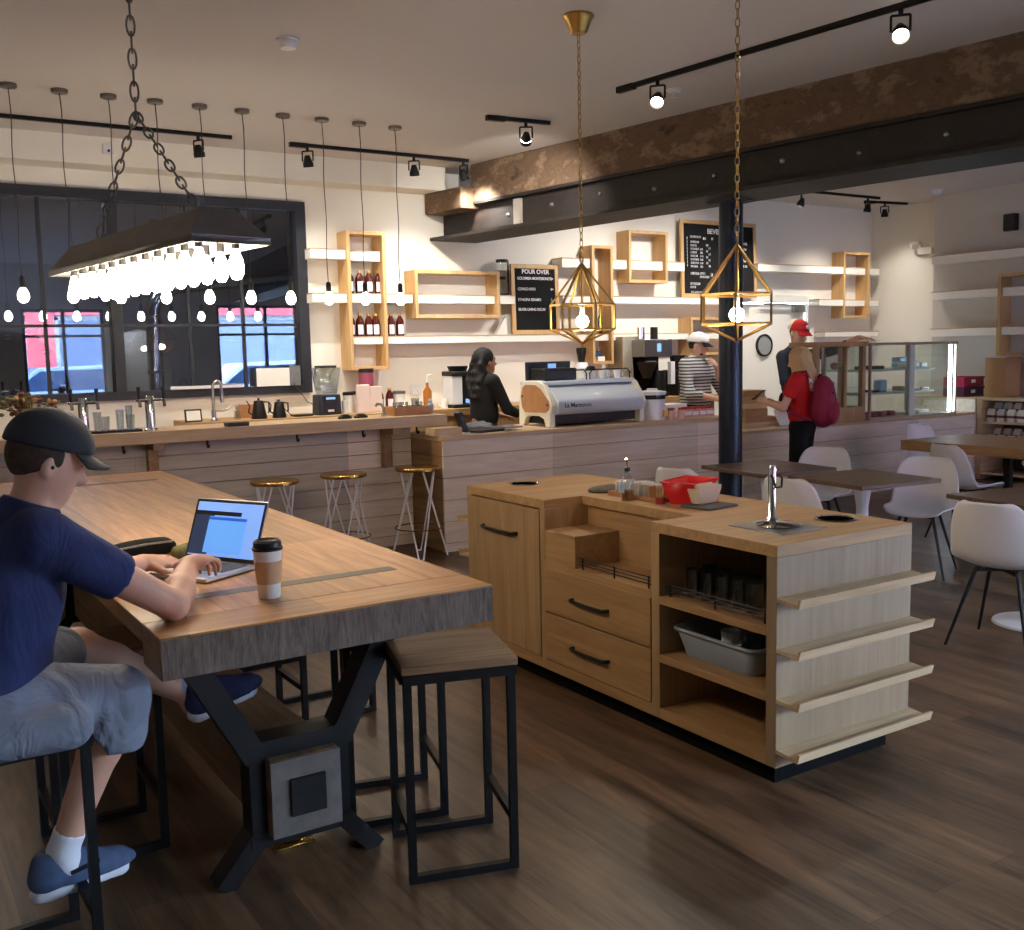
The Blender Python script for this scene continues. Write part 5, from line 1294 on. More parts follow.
def cup(label, x, y, z, mm='white_ceramic', h=0.075, r=0.042, group='cups on the espresso machine'):
    t = thing('cup', label, 'cup', (x, y, z), 0, group)
    M().lathe([(0,0),(r*0.62,0),(r*0.7,0.006),(r,h),(r*0.9,h),(r*0.6,0.012),(0,0.01)], n=18, cap=False).build('bowl', mm, t)
    M().tube([(r*0.9,0,h*0.8),(r*1.5,0,h*0.75),(r*1.55,0,h*0.4),(r*0.8,0,h*0.3)], 0.005, 6).build('handle', mm, t)
for k, x in enumerate((5.76, 5.84, 5.93, 6.02, 6.11)): cup('%s white cup from the left on top of the espresso machine' % ORD[k], x, 7.66+0.05*(k % 2), 1.375)
pr_ = thing('receipt_printer', 'black order printer on top of the espresso machine', 'printer', (5.25, 7.63, 1.375)); M().box(0,0.36,0,0.24,0,0.11).build('case', 'black_plastic', pr_, bevel=0.01); M().box(0.02,0.30,-0.003,0,0.02,0.05).build('slot', 'dark_frame', pr_)
ps = thing('tablet', 'dark order tablet screen behind the espresso machine', 'tablet', (5.22, 7.88, 1.375)); mat('screen_blue', (110,150,215), 0.3, emit=(120,160,225), strength=0.9)
M().box(0,0.50,0,0.03,0,0.17).build('bezel', 'dark_frame', ps, bevel=0.006); M().box(0.24,0.33,-0.004,0,0.05,0.15).build('screen', 'screen_blue', ps)
wg = thing('espresso_grinder', 'white espresso grinder with black hopper behind the coffee machine', 'grinder', (5.93, 8.13, 1.09)); wg.location = (6.72, 9.05, 1.09)
M().lathe([(0,0),(0.10,0),(0.10,0.02),(0.07,0.05),(0.07,0.30),(0.085,0.36),(0.06,0.42),(0,0.42)], n=20).build('body', 'white_plastic', wg); M().cyl((0.02,-0.02,0.33),(0.06,-0.13,0.33),0.05,n=16).build('chute', 'black_plastic', wg); M().lathe([(0,0.42),(0.035,0.42),(0.055,0.54),(0.055,0.58),(0,0.58)], n=18).build('hopper', 'black_plastic', wg)
bu_ = thing('bucket', 'white lidded bucket with a black band beside the espresso machine', 'bucket', (6.42, 7.52, 0.965))
M().lathe([(0,0),(0.118,0),(0.125,0.20),(0,0.20)], n=28).build('tub', 'white_plastic', bu_); M().lathe([(0.12,0.20),(0.13,0.20),(0.13,0.245),(0.12,0.245)], n=28, cap=False).build('band', 'black_plastic', bu_)
M().lathe([(0,0.24),(0.132,0.24),(0.134,0.27),(0.05,0.285),(0.05,0.30),(0,0.30)], n=28).build('lid', 'white_plastic', bu_); M().box(0.03,0.09,-0.128,-0.119,0.03,0.10).build('label', 'bottle_cap', bu_)
obj1('napkin_box', M().box(-0.16,0.16,-0.10,0.10,0,0.13), 'paper', 'white box on the counter right of the bucket', 'box', (6.80, 7.72, 0.965), bevel=0.006)
mat('pink_glass', (196,150,140), 0.25); mat('red_lid', (150,40,36), 0.5)
for k in range(3):
    t = thing('jar', '%s small pink jar in the cluster right of the bucket' % ORD[k], 'jar', (6.56+0.07*k, 7.42+0.05*(k % 2), 0.965), 0, 'pink jars by the bucket')
    M().lathe([(0,0),(0.032,0),(0.034,0.07),(0.026,0.085),(0,0.085)], n=14).build('glass', 'pink_glass', t); M().cyl((0,0,0.085),(0,0,0.105),0.027,n=14).build('lid', 'red_lid', t)
for k in range(4):
    t = thing('jam_jar', '%s red capped jar from the left in the pink row by the column' % ORD[k], 'jar', (6.87+0.10*k, 7.55, 0.965), 0, 'red capped jars in a row')
    M().box(-0.045,0.045,-0.045,0.045,0,0.075).build('glass', 'pink_glass', t, bevel=0.008); M().cyl((0,0,0.075),(0,0,0.10),0.036,n=14).build('lid', 'red_lid', t); M().box(-0.04,0.04,-0.047,-0.044,0.02,0.055).build('label', 'bottle_label', t)
# batch brewer tower behind the counter
bt_ = thing('batch_brewer', 'tall black and steel coffee brewer with a blue screen behind the bucket', 'coffee maker', (7.53, 8.95, 1.09))
M().box(0,0.42,0,0.35,0.46,0.66).build('head', 'steel', bt_, bevel=0.008); M().box(0.05,0.38,0.02,0.33,0,0.05).build('base', 'black_plastic', bt_, bevel=0.006); M().box(0.02,0.40,0.22,0.34,0.05,0.46).build('back', 'black_plastic', bt_)
M().box(0.19,0.25,-0.004,0,0.52,0.61).build('screen', 'screen_blue', bt_)
M().lathe([(0.10,0.42),(0.12,0.40),(0.05,0.22),(0.02,0.21)], (0.13,0.11,0), 20, cap=False).build('filter_cone', 'old_steel', bt_); M().cyl((0.30,0.09,0.05),(0.30,0.09,0.30),0.07,n=20).build('server', 'black_plastic', bt_)
for k, x in enumerate((0.10, 0.30)): M().cyl((x,0.18,0.66),(x,0.18,0.80),0.045,n=18).build('hopper', 'chrome' if k == 0 else 'black_plastic', bt_)
M().box(0.40,0.46,0.0,0.06,0.14,0.40).build('sight_tube', 'white_plastic', bt_)
g3 = thing('bulk_grinder', 'black bulk coffee grinder beside the man in grey', 'grinder', (8.06, 8.98, 1.09))
M().box(0,0.20,0,0.28,0,0.30).build('body', 'black_plastic', g3, bevel=0.012); M().lathe([(0,0.30),(0.06,0.30),(0.09,0.44),(0.09,0.47),(0,0.47)], (0.10,0.12,0), 20).build('hopper', 'black_plastic', g3); M().cyl((0.10,-0.05,0.10),(0.10,0.02,0.14),0.03,n=12).build('spout', 'chrome', g3)
bf = thing('water_boiler', 'tall beige steel boiler tower behind the coffee brewer', 'boiler', (7.40, 9.17, 1.09)); mat('beige_steel', (176,168,150), 0.4, 0.3)
M().box(0,0.24,0,0.28,0,0.70).build('body', 'beige_steel', bf, bevel=0.008); M().cyl((0.06,-0.06,0.30),(0.06,0.0,0.30),0.015,n=10).build('tap', 'chrome', bf)
# flat boards and folded cloth
obj1('notebook', M().box(-0.16,0.16,-0.11,0.11,0,0.022), 'dark_frame', 'dark flat folder on the counter left of the espresso machine', 'folder', (4.52, 7.52, 0.965), rz=0.3, bevel=0.003)
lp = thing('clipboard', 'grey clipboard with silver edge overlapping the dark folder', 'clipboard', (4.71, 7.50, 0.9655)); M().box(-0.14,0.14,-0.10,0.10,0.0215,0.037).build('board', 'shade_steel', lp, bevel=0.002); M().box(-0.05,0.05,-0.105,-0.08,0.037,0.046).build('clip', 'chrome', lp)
mat('grey_towel', (96,100,106), 0.95, var=0.15, vscale=20)
tw = sdf_build('towel', [('e', (0,0,0.02), (0.15,0.10,0.03), None), ('c', (-0.12,-0.03,0.03), 0.03, (0.10,0.05,0.04), 0.03), ('c', (-0.08,0.06,0.025), 0.028, (0.12,-0.02,0.03), 0.026), ('-p', (0,0,0.0), (0,0,-1))], 'grey_towel', None, 0.01, 0.02, 1); tw.location = (4.62, 7.80, 0.965); tag(tw, 'crumpled grey towel on the counter before the barista', 'towel')
hh = thing('card_terminal', 'black card terminal on a white stand at the counter corner', 'card terminal', (4.275, 7.47, 0.965))
M().box(-0.05,0.06,-0.05,0.05,0,0.012).build('stand', 'white_plastic', hh, bevel=0.003); m = M(); T_ = Matrix.Translation((0,0,0.10)) @ Matrix.Rotation(-0.35, 4, 'Y'); m.box(-0.022,0.022,-0.042,0.042,-0.10,0.09, T_); m.build('handset', 'black_plastic', hh, bevel=0.008)

# ---- on the window bar
def tap_tower(label, x):
    t = thing('beer_tap', label, 'drink tap', (x, 7.66, 1.13), 0, 'chrome drink taps on the window bar')
    M().lathe([(0,0),(0.05,0),(0.05,0.012),(0.034,0.02),(0.034,0.245),(0.03,0.255),(0,0.255)], n=20).build('column', 'chrome', t)
    m = M(); m.cyl((-0.10,-0.02,0.222),(0.10,-0.02,0.222),0.012,n=10); m.build('crossbar', 'chrome', t)
    for s in (-1, 1):
        f = M().tube([(s*0.085,-0.01,0.222),(s*0.085,-0.06,0.222),(s*0.085,-0.075,0.20),(s*0.085,-0.08,0.175)], 0.011, 8).build('faucet', 'chrome', t)
        M().cyl((s*0.085,-0.05,0.232),(s*0.085,-0.05,0.32),0.010,0.014,10).build('handle', 'black_plastic', f)
tap_tower('chrome double drink tap left of the drip tray, near the man\'s cap', 1.33); tap_tower('chrome double drink tap right of the drip tray', 1.785)
dt = thing('drip_tray', 'black drip tray between the two chrome drink taps', 'tray', (1.55, 7.70, 1.13)); M().box(-0.17,0.17,-0.07,0.07,0,0.016).build('pan', 'black_metal', dt, bevel=0.003); m = M()
for k in range(9): m.box(-0.16+0.04*k-0.004,-0.16+0.04*k+0.004,-0.065,0.065,0.016,0.019)
m.build('grate', 'steel', dt)
for k, (x, y, h, r) in enumerate(((1.43,7.72,0.13,0.03),(1.47,7.66,0.10,0.034),(1.585,7.72,0.14,0.03),(1.645,7.70,0.17,0.026),(1.665,7.76,0.10,0.034))):
    obj1('drinking_glass', M().lathe([(0,0),(r*0.8,0),(r,h),(r*0.93,h),(r*0.74,0.006),(0,0.006)], n=16, cap=False), 'clear_plastic', '%s clear glass from the left on the drip tray' % ORD[k], 'glass', (x, y, 1.149), 'glasses on the drip tray')
pf = thing('sign_frame', 'small black framed card beside the kitchen faucet', 'sign', (2.47, 9.02, 1.09)); pf.rotation_euler = (-0.2, 0, 0); M().box(-0.075,0.075,0,0.012,0,0.115).build('frame', 'black_plastic', pf, bevel=0.002); M().box(-0.06,0.06,-0.002,0,0.015,0.10).build('card', 'paper', pf)
kf = thing('kitchen_faucet', 'chrome gooseneck faucet in front of the interior window', 'faucet', (2.64, 9.0, 1.09)); m = M()
m.tube([(0,0,0),(0,0,0.28)]+[(0.04-0.04*math.cos(a),0,0.28+0.075*math.sin(a)) for a in (0.5,1.0,1.57,2.1,2.6)]+[(0.08,0,0.25)], 0.013, 10); m.build('spout', 'steel', kf); M().cyl((0.08,0,0.16),(0.08,0,0.25),0.019,0.015,12).build('spray_head', 'steel', kf)
M().lathe([(0,0),(0.032,0),(0.03,0.02),(0.02,0.03),(0.02,0.10),(0,0.10)], n=16).build('base', 'steel', kf); M().tube([(0.01,0,0.09),(0.08,-0.01,0.09),(0.12,-0.01,0.10),(0.15,-0.01,0.13)], 0.009, 8).build('lever', 'steel', kf)
sp = thing('soap_bottle', 'clear soap bottle right of the gooseneck faucet', 'bottle', (2.86, 9.03, 1.09)); M().lathe([(0,0),(0.03,0),(0.032,0.08),(0.012,0.10),(0.012,0.12),(0,0.12)], n=14).build('bottle', 'clear_plastic', sp); M().tube([(0,0,0.12),(0,0,0.145),(0.03,0,0.145)], 0.006, 6).build('pump', 'white_plastic', sp)
obj1('wood_block', M().box(-0.085,0.085,-0.03,0.03,0,0.12), 'knot_wood', 'wooden block left of the two black kettles', 'block', (3.02, 9.3, 1.09), bevel=0.004)
def kettle(label, x, y, sc=1.0):
    t = thing('gooseneck_kettle', label, 'kettle', (x, y, 1.09), 0, 'black kettles on the back counter')
    M().lathe([(0,0),(0.062*sc,0),(0.064*sc,0.01),(0.04*sc,0.135*sc),(0.036*sc,0.145*sc),(0,0.15*sc)], n=22).build('body', 'black_plastic', t)
    M().tube([(-0.055*sc,0,0.04),(-0.085*sc,0,0.06),(-0.075*sc,0,0.12),(-0.10*sc,0,0.15*sc)], [0.009,0.008,0.006,0.005], 8).build('spout', 'black_plastic', t)
    M().tube([(0.04*sc,0,0.135*sc),(0.085*sc,0,0.13*sc),(0.085*sc,0,0.06),(0.075*sc,0,0.05)], 0.008, 8).build('handle', 'black_plastic', t); M().sph((0,0,0.158*sc), 0.012, 10).build('knob', 'black_plastic', t)
kettle('black kettle nearer the wooden block, left of two', 3.05, 9.0, 1.12); kettle('black kettle beside the flat black scale, right of two', 3.24, 9.0, 1.0)
ks = thing('kettle_base', 'flat black kettle scale with a cord right of the kettles', 'scale', (3.47, 9.04, 1.09)); M().box(-0.09,0.09,-0.06,0.06,0,0.018).build('plate', 'black_plastic', ks, bevel=0.004); M().tube([(-0.09,0.02,0.01),(-0.13,0.02,0.05),(-0.17,0.05,0.10),(-0.20,0.12,0.16)], 0.004, 6).build('cord', 'black_plastic', ks)
bl_ = thing('blender', 'countertop blender with clear square jar and dark base', 'blender', (3.74, 9.08, 1.09))
M().prism([(-0.115,0),(0.115,0),(0.105,0.19),(-0.105,0.19)], 'y', -0.09, 0.10).build('base', 'dark_frame', bl_, bevel=0.012); M().prism([(-0.05,0.02),(0.05,0.02),(0.07,0.18),(-0.07,0.18)], 'y', -0.096, -0.088).build('control_panel', 'black_plastic', bl_)
m = M(); m.box(-0.045,0.045,-0.099,-0.096,0.145,0.165); m.build('screen', 'screen_blue', bl_); m = M(); m.box(-0.03,0.03,-0.099,-0.096,0.03,0.05); m.build('switch', 'white_plastic', bl_)
m = M(); vs = [(sx*w, sy*w, z) for z, w in ((0.195,0.075),(0.44,0.105)) for sx, sy in ((-1,-1),(1,-1),(1,1),(-1,1))]; m.add(vs, [(0,1,5,4),(1,2,6,5),(2,3,7,6),(3,0,4,7),(0,3,2,1)]); m.build('jar', 'clear_plastic', bl_, solid=0.006); M().box(-0.08,0.08,-0.08,0.08,0.44,0.462).build('lid', 'black_plastic', bl_, bevel=0.006)
M().tube([(-0.105,0.03,0.10),(-0.17,0.05,0.12),(-0.20,0.12,0.2),(-0.21,0.30,0.30)], 0.004, 6).build('cord', 'black_plastic', bl_)
def tubcup(name, label, cat, x, y, h, r, mm, lid=None, group=None):
    t = thing(name, label, cat, (x, y, 1.09), 0, group); M().lathe([(0,0),(r*0.85,0),(r,h),(0,h)], n=16).build('body', mm, t)
    if lid: M().lathe([(0,h),(r*1.1,h),(r*1.05,h+0.03),(0,h+0.035)], n=16).build('lid', lid, t)
tubcup('sugar_tub', 'slim white tub right of the blender', 'tub', 3.93, 9.1, 0.12, 0.03, 'white_plastic')
tubcup('takeaway_tub', 'black lidded white tub behind the cord, nearer the blender', 'tub', 3.99, 9.15, 0.17, 0.05, 'paper', 'black_plastic'); tubcup('takeaway_tub', 'black lidded white tub beside the white bags', 'tub', 4.10, 9.24, 0.17, 0.05, 'paper', 'black_plastic')
mat('pink_white', (226,206,196), 0.6)
obj1('coffee_pack', M().prism([(-0.07,0),(0.07,0),(0.06,0.27),(-0.06,0.27)], 'y', -0.03, 0.03), 'pink_white', 'white printed coffee pack at the front of the pack cluster', 'packet', (4.10, 9.05, 1.09), bevel=0.006)
obj1('coffee_pack', M().prism([(-0.07,0),(0.07,0),(0.06,0.25),(-0.06,0.25)], 'y', -0.03, 0.03), 'pink_white', 'white coffee pack at the right of the pack cluster', 'packet', (4.23, 9.06, 1.09), bevel=0.006)
rp = thing('coffee_tin', 'red and white tin with black lid behind the coffee packs', 'tin', (4.24, 9.27, 1.09)); M().cyl((0,0,0),(0,0,0.38),0.075,n=20).build('can', 'tub_pink', rp); M().cyl((0,0,0.38),(0,0,0.42),0.078,n=20).build('lid', 'black_plastic', rp)
dup(b0, (4.345, 9.2, 1.09), 0, 'syrup bottle on the back counter beside the coffee packs'); dup(b0, (4.455, 9.2, 1.09), 0, 'syrup bottle on the back counter beside the pale canister')
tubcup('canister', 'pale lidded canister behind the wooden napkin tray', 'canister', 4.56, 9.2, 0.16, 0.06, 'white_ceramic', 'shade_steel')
wo = thing('wall_outlet', 'double wall outlet with plugs above the back counter', 'outlet', (4.90, 9.5, 1.27)); M().box(-0.06,0.06,-0.008,0,-0.06,0.06).build('plate', 'white_plastic', wo, bevel=0.003)
for s in (-1, 1): M().box(s*0.03-0.014,s*0.03+0.014,-0.03,-0.008,-0.03,0.0).build('plug', 'white_plastic', wo)
ab = thing('syrup_pump', 'amber syrup bottle with a white pump on the back counter', 'bottle', (4.88, 9.2, 1.09)); mat('amber', (150,92,36), 0.15)
M().lathe([(0,0),(0.045,0),(0.045,0.17),(0.015,0.22),(0.015,0.26),(0,0.26)], n=18).build('bottle', 'amber', ab); M().tube([(0,0,0.26),(0,0,0.33),(0.05,0,0.34)], 0.008, 8).build('pump', 'white_plastic', ab)
mg = thing('mug', 'white mug left of the black and white coffee machine', 'mug', (4.985, 9.05, 1.09)); M().lathe([(0,0),(0.04,0),(0.042,0.10),(0.037,0.10),(0.035,0.01),(0,0.01)], n=18, cap=False).build('cup', 'white_ceramic', mg); M().tube([(-0.04,0,0.08),(-0.07,0,0.075),(-0.07,0,0.03),(-0.04,0,0.025)], 0.006, 6).build('handle', 'white_ceramic', mg)
cm = thing('drip_coffee_maker', 'white and black drip coffee machine left of the barista', 'coffee maker', (5.03, 8.93, 1.09))
M().box(0,0.24,0,0.24,0,0.035).build('base', 'black_plastic', cm, bevel=0.005); M().box(0,0.12,0.02,0.22,0.035,0.32).build('tank', 'white_plastic', cm, bevel=0.006); M().box(0.12,0.24,0.10,0.22,0.035,0.32).build('tower', 'black_plastic', cm); M().box(-0.005,0.245,0.0,0.23,0.32,0.37).build('head', 'black_plastic', cm, bevel=0.01); M().cyl((0.12,0.11,0.37),(0.12,0.11,0.42),0.09,0.11,20).build('basket', 'black_metal', cm); M().box(0.14,0.22,-0.004,0.0,0.05,0.09).build('screen', 'screen_blue', cm)
# napkin tray, sanitiser, dark clips, small tap on the bar ledge
nt_ = thing('napkin_tray', 'wooden tray of cups and napkins at the right end of the bar ledge', 'tray', (3.93, 7.78, 1.13)); m = M(); w, d = 0.17, 0.10
m.box(-w,w,-d,d,0,0.01); m.box(-w,w,-d,-d+0.012,0.01,0.075); m.box(-w,w,d-0.012,d,0.01,0.075); m.box(-w,-w+0.012,-d+0.012,d-0.012,0.01,0.075); m.box(w-0.012,w,-d+0.012,d-0.012,0.01,0.075); m.build('crate', 'knot_wood', nt_, bevel=0.002)
for k, (x, y, h) in enumerate(((3.83,7.78,0.10),(3.91,7.80,0.10),(4.0,7.77,0.13),(4.05,7.80,0.10))): obj1('paper_cup', M().lathe([(0,0),(0.026,0),(0.036,h),(0.033,h),(0.024,0.005),(0,0.005)], n=14, cap=False), 'clear_plastic', '%s clear cup from the left in the wooden napkin tray' % ORD[k], 'cup', (x, y, 1.1405), 'cups in the napkin tray')
hs = thing('sanitiser_bottle', 'small clear blue bottle right of the wooden napkin tray', 'bottle', (4.14, 7.76, 1.13)); mat('pale_blue', (150,178,205), 0.2); M().lathe([(0,0),(0.028,0),(0.028,0.08),(0.012,0.095),(0.012,0.11),(0,0.11)], n=14).build('bottle', 'pale_blue', hs); M().cyl((0,0,0.11),(0,0,0.13),0.012,n=10).build('cap', 'white_plastic', hs)
for k, x in enumerate((3.34, 3.48)):
    t = thing('sunglasses', '%s black folded eyewear lying on the bar ledge' % ('left' if k == 0 else 'right'), 'glasses', (x, 7.74, 1.13)); m = M(); m.lathe([(0,0),(0.055,0),(0.06,0.01),(0.03,0.035),(0,0.038)], n=14, T=Matrix.Diagonal((1.1,0.55,1,1))); m.build('lenses', 'black_plastic', t); M().tube([(-0.06,0.0,0.012),(0.0,0.035,0.012),(0.06,0.0,0.012)], 0.005, 6).build('temple', 'black_plastic', t)
stp = thing('small_tap', 'short bent steel tap on the bar ledge left of the napkin tray', 'tap', (3.68, 7.76, 1.13)); M().tube([(0.02,0,0),(0.02,0,0.07),(0.0,0,0.10),(-0.04,0,0.105),(-0.055,0,0.085)], 0.013, 10).build('spout', 'steel', stp); M().cyl((0.02,0,0),(0.02,0,0.02),0.022,n=14).build('base', 'steel', stp)
obj1('black_caddy', M().prism([(-0.08,0),(0.08,0),(0.085,0.03),(-0.085,0.03)], 'y', -0.05, 0.05), 'black_plastic', 'flat black caddy at the front edge of the bar ledge below the faucet', 'caddy', (2.40, 7.61, 1.13), bevel=0.004)
# dried flowers beside the man's cap
fl = thing('flower_pot', 'pot of dried red and green flowers behind the man in the cap', 'plant', (0.98, 7.70, 1.13)); M().lathe([(0,0),(0.06,0),(0.08,0.10),(0.072,0.10),(0.05,0.02),(0,0.02)], n=18, cap=False).build('pot', 'white_ceramic', fl)
mat('dry_red', (110,52,46), 0.85, var=0.3, vscale=30); mat('dry_green', (104,104,62), 0.85, var=0.3, vscale=30); mat('dry_tan', (190,156,110), 0.85)
rnd = random.Random(11)
for mm, nn in (('dry_green', 60), ('dry_red', 46), ('dry_tan', 12)):
    m = M()
    for k in range(nn):
        a = rnd.uniform(0, 2*PI); r = rnd.uniform(0.03, 0.20); z = 0.12+rnd.uniform(0.0, 0.17)*(1-r*2)+0.03
        q = Vector((r*math.cos(a), r*math.sin(a)*0.7, z)); m.sph(q, (rnd.uniform(0.012,0.024), rnd.uniform(0.010,0.02), rnd.uniform(0.008,0.018)), 6)
        if k % 3 == 0: m.tube([(0,0,0.06), q*0.6+Vector((0,0,0.05)), q], 0.003, 4)
    m.build({'dry_green': 'leaves', 'dry_red': 'blooms', 'dry_tan': 'seed_heads'}[mm], mm, fl, merge=False)
# papers on the window sill
obj1('notice', M().box(-0.17,0.17,-0.008,0,0,0.17), 'paper', 'white paper sheet propped in the corner of the interior window', 'paper', (3.36, 9.44, 1.367), bevel=0.001)
obj1('booklet', M().box(-0.055,0.055,-0.012,0,0,0.19), 'grey_knit', 'grey booklet beside the white sheet in the window corner', 'booklet', (3.57, 9.44, 1.367), bevel=0.001)
obj1('sill_strip', M().box(-0.33,0.33,-0.02,0,0,0.028), 'white_plastic', 'long white strip lying on the interior window sill', 'strip', (2.72, 9.445, 1.367), bevel=0.002)

# ---- gold topped wire bar stools
def bar_stool(label, loc, rz):
    t = thing('bar_stool', label, 'stool', loc, rz, 'gold topped wire bar stools at the window bar')
    M().lathe([(0,0.705),(0.17,0.705),(0.18,0.712),(0.18,0.73),(0.172,0.735),(0,0.735)], n=36).build('seat', 'brass', t)
    for k in range(4):
        a = PI/4+k*PI/2; f = Vector((0.225*math.cos(a), 0.225*math.sin(a), 0.006)); m = M()
        for s in (-1, 1):
            b = a+s*1.28; m.cyl((0.14*math.cos(b), 0.14*math.sin(b), 0.705), tuple(f+Vector((-math.sin(a)*s*0.018, math.cos(a)*s*0.018, 0))), 0.0065, n=8)
        m.bar(tuple(f+Vector((math.sin(a)*0.018,-math.cos(a)*0.018,0))), tuple(f-Vector((math.sin(a)*0.018,-math.cos(a)*0.018,0))), 0.012); m.build('leg', 'white_metal', t)
    M().tube([(0.195*math.cos(2*PI*k/28), 0.195*math.sin(2*PI*k/28), 0.24) for k in range(28)], 0.006, 6, closed=True).build('foot_ring', 'brass', t)
    return t
bs = bar_stool('gold topped wire bar stool nearest the service counter corner', (3.775, 7.33, 0), 0.35)
dup(bs, (3.13, 7.33, 0), 0.1, 'gold topped wire bar stool second from the service counter'); dup(bs, (2.56, 7.28, 0), 0.6, 'gold topped wire bar stool just above the laptop screen'); dup(bs, (1.86, 7.26, 0), 0.2, 'gold topped wire bar stool whose seat edge peeks behind the table')

# ---- communal table: laptop, cup, bag
mat('aluminium', (196,198,202), 0.3, 0.9); mat('key_black', (20,20,22), 0.6); mat('screen_light', (120,158,225), 0.3, emit=(120,160,232), strength=0.75); mat('screen_window', (90,150,225), 0.3, emit=(94,152,226), strength=0.8); mat('screen_dark', (40,52,78), 0.3, emit=(40,52,78), strength=0.6); mat('screen_bar', (40,84,176), 0.3, emit=(34,80,178), strength=0.7)
la = math.atan2(0.13, 0.23)
lap = thing('laptop', 'open silver laptop with blue screen in front of the seated man', 'laptop', (0.925, 3.47, TZ), la)
# local: +x away from the user, y to the user's left
hw, dp = 0.165, 0.235
b_ = M().box(-dp/2, dp/2, -hw, hw, 0.003, 0.017).build('base', 'aluminium', lap, bevel=0.003)
M().box(-0.02, dp/2-0.018, -hw+0.02, hw-0.02, 0.0165, 0.0185).build('keyboard', 'key_black', b_); M().box(-dp/2+0.012, -0.03, -0.05, 0.05, 0.0165, 0.0175).build('trackpad', 'shade_steel', b_)
Tl = Matrix.Translation((dp/2-0.004, 0, 0.016)) @ Matrix.Rotation(math.radians(22), 4, 'Y')
l_ = M().box(0, 0.006, -hw, hw, 0, 0.225, Tl).build('lid', 'aluminium', lap, bevel=0.002)
M().box(-0.0012, 0.0002, -hw+0.002, hw-0.002, 0.004, 0.222, Tl).build('bezel', 'key_black', l_)
M().box(-0.002, -0.001, -hw+0.012, hw-0.012, 0.018, 0.212, Tl).build('screen', 'screen_light', l_)
m = M(); m.box(-0.0028,-0.002,0.065,hw-0.012,0.022,0.165,Tl); m.build('screen_sidebar', 'screen_dark', l_)
M().box(-0.0032,-0.0028,-0.06,hw-0.012,0.165,0.18,Tl).build('screen_titlebar', 'key_black', l_)
M().box(-0.0036,-0.0028,-0.09,0.085,0.03,0.16,Tl).build('screen_window', 'screen_window', l_); M().box(-0.004,-0.0036,-0.09,0.085,0.148,0.158,Tl).build('window_header', 'screen_bar', l_)
cupt = thing('coffee_cup', 'white paper coffee cup with brown sleeve and black lid by the laptop', 'cup', (1.012, 2.972, TZ))
mat('kraft', (200,166,124), 0.8); M().lathe([(0,0),(0.031,0),(0.033,0.003),(0.0435,0.148),(0,0.148)], n=32).build('cup', 'paper', cupt); M().lathe([(0.0352,0.045),(0.0362,0.045),(0.0418,0.115),(0.0408,0.115)], n=32, cap=False).build('sleeve', 'kraft', cupt)
M().lathe([(0.0,0.147),(0.046,0.147),(0.047,0.154),(0.043,0.158),(0.042,0.172),(0.036,0.178),(0.03,0.172),(0,0.170)], n=32).build('lid', 'black_plastic', cupt)
bag = sdf_build('bag', [('c', (-0.10,0,0.03), 0.032, (0.09,0.02,0.03), 0.032), ('e', (0,0.01,0.03), (0.14,0.05,0.036), None), ('-p', (0,0,0), (0,0,-1))], 'black_cloth', None, 0.008, 0.02, 1); bag.location = (0.84, 3.86, TZ); bag.rotation_euler = (0,0,0.2); tag(bag, 'small black zip pouch on the table beyond the man\'s hands', 'pouch')
M().tube([(-0.12,-0.035,0.05),(0.0,-0.042,0.056),(0.11,-0.02,0.05)], 0.004, 6).build('zip', 'steel', bag)
bg2 = sdf_build('eyeglass_case', [('c', (-0.05,0,0.022), 0.026, (0.05,0,0.022), 0.024), ('-p', (0,0,0), (0,0,-1))], 'dry_green', None, 0.007, 0.02, 1); bg2.location = (0.985, 3.80, TZ); bg2.rotation_euler = (0,0,0.7); tag(bg2, 'dark olive eyeglass case behind the laptop, beside the black pouch', 'case')

# ---- condiment island things
iz = IZ1
rn = thing('rinser_tap', 'chrome water tap standing on a steel rinser plate on the island', 'tap', (3.06, 2.83, iz)); M().box(-0.14,0.12,-0.155,0.125,0.0,0.005).build('plate', 'steel', rn, bevel=0.002)
M().lathe([(0,0.005),(0.085,0.005),(0.09,0.012),(0.06,0.02),(0.02,0.024),(0,0.024)], (-0.01,-0.02,0), 32).build('rinser', 'chrome', rn); M().lathe([(0,0.005),(0.026,0.005),(0.024,0.02),(0.017,0.03),(0.017,0.225),(0.014,0.235),(0,0.235)], (0.04,0.06,0), 20).build('column', 'chrome', rn)
M().tube([(0.04+0.028,0.05,0.20),(0.04+0.030,0.035,0.185),(0.04+0.022,0.03,0.15),(0.04-0.012,0.03,0.15),(0.04-0.020,0.035,0.185),(0.04-0.018,0.05,0.20)], 0.005, 8).build('lever', 'dark_frame', rn)
mat('red_plastic', (214,24,26), 0.4); mat('grey_mat', (88,82,80), 0.8)
obj1('napkin_tray', M().box(-0.10,0.10,-0.085,0.085,0,0.012), 'grey_mat', 'flat dark grey tray under the napkins on the island', 'tray', (3.21, 3.37, iz), rz=0.1, bevel=0.004)
rb = thing('red_basket', 'flared bright red plastic basket on the island', 'basket', (3.20, 3.46, iz+0.012), 0.35); rb.location = (3.235, 3.525, iz)
vs = [(sx*w, sy*d, z) for z, w, d in ((0.0,0.085,0.05),(0.105,0.125,0.08)) for sx, sy in ((-1,-1),(1,-1),(1,1),(-1,1))]; m = M(); m.add(vs, [(0,1,5,4),(1,2,6,5),(2,3,7,6),(3,0,4,7),(0,3,2,1)]); m.build('basket', 'red_plastic', rb, solid=0.005); m = M(); q = [(sx*0.127, sy*0.082, 0.105) for sx, sy in ((-1,-1),(1,-1),(1,1),(-1,1))]; m.tube(q, 0.006, 6, closed=True); m.build('rim', 'red_plastic', rb)
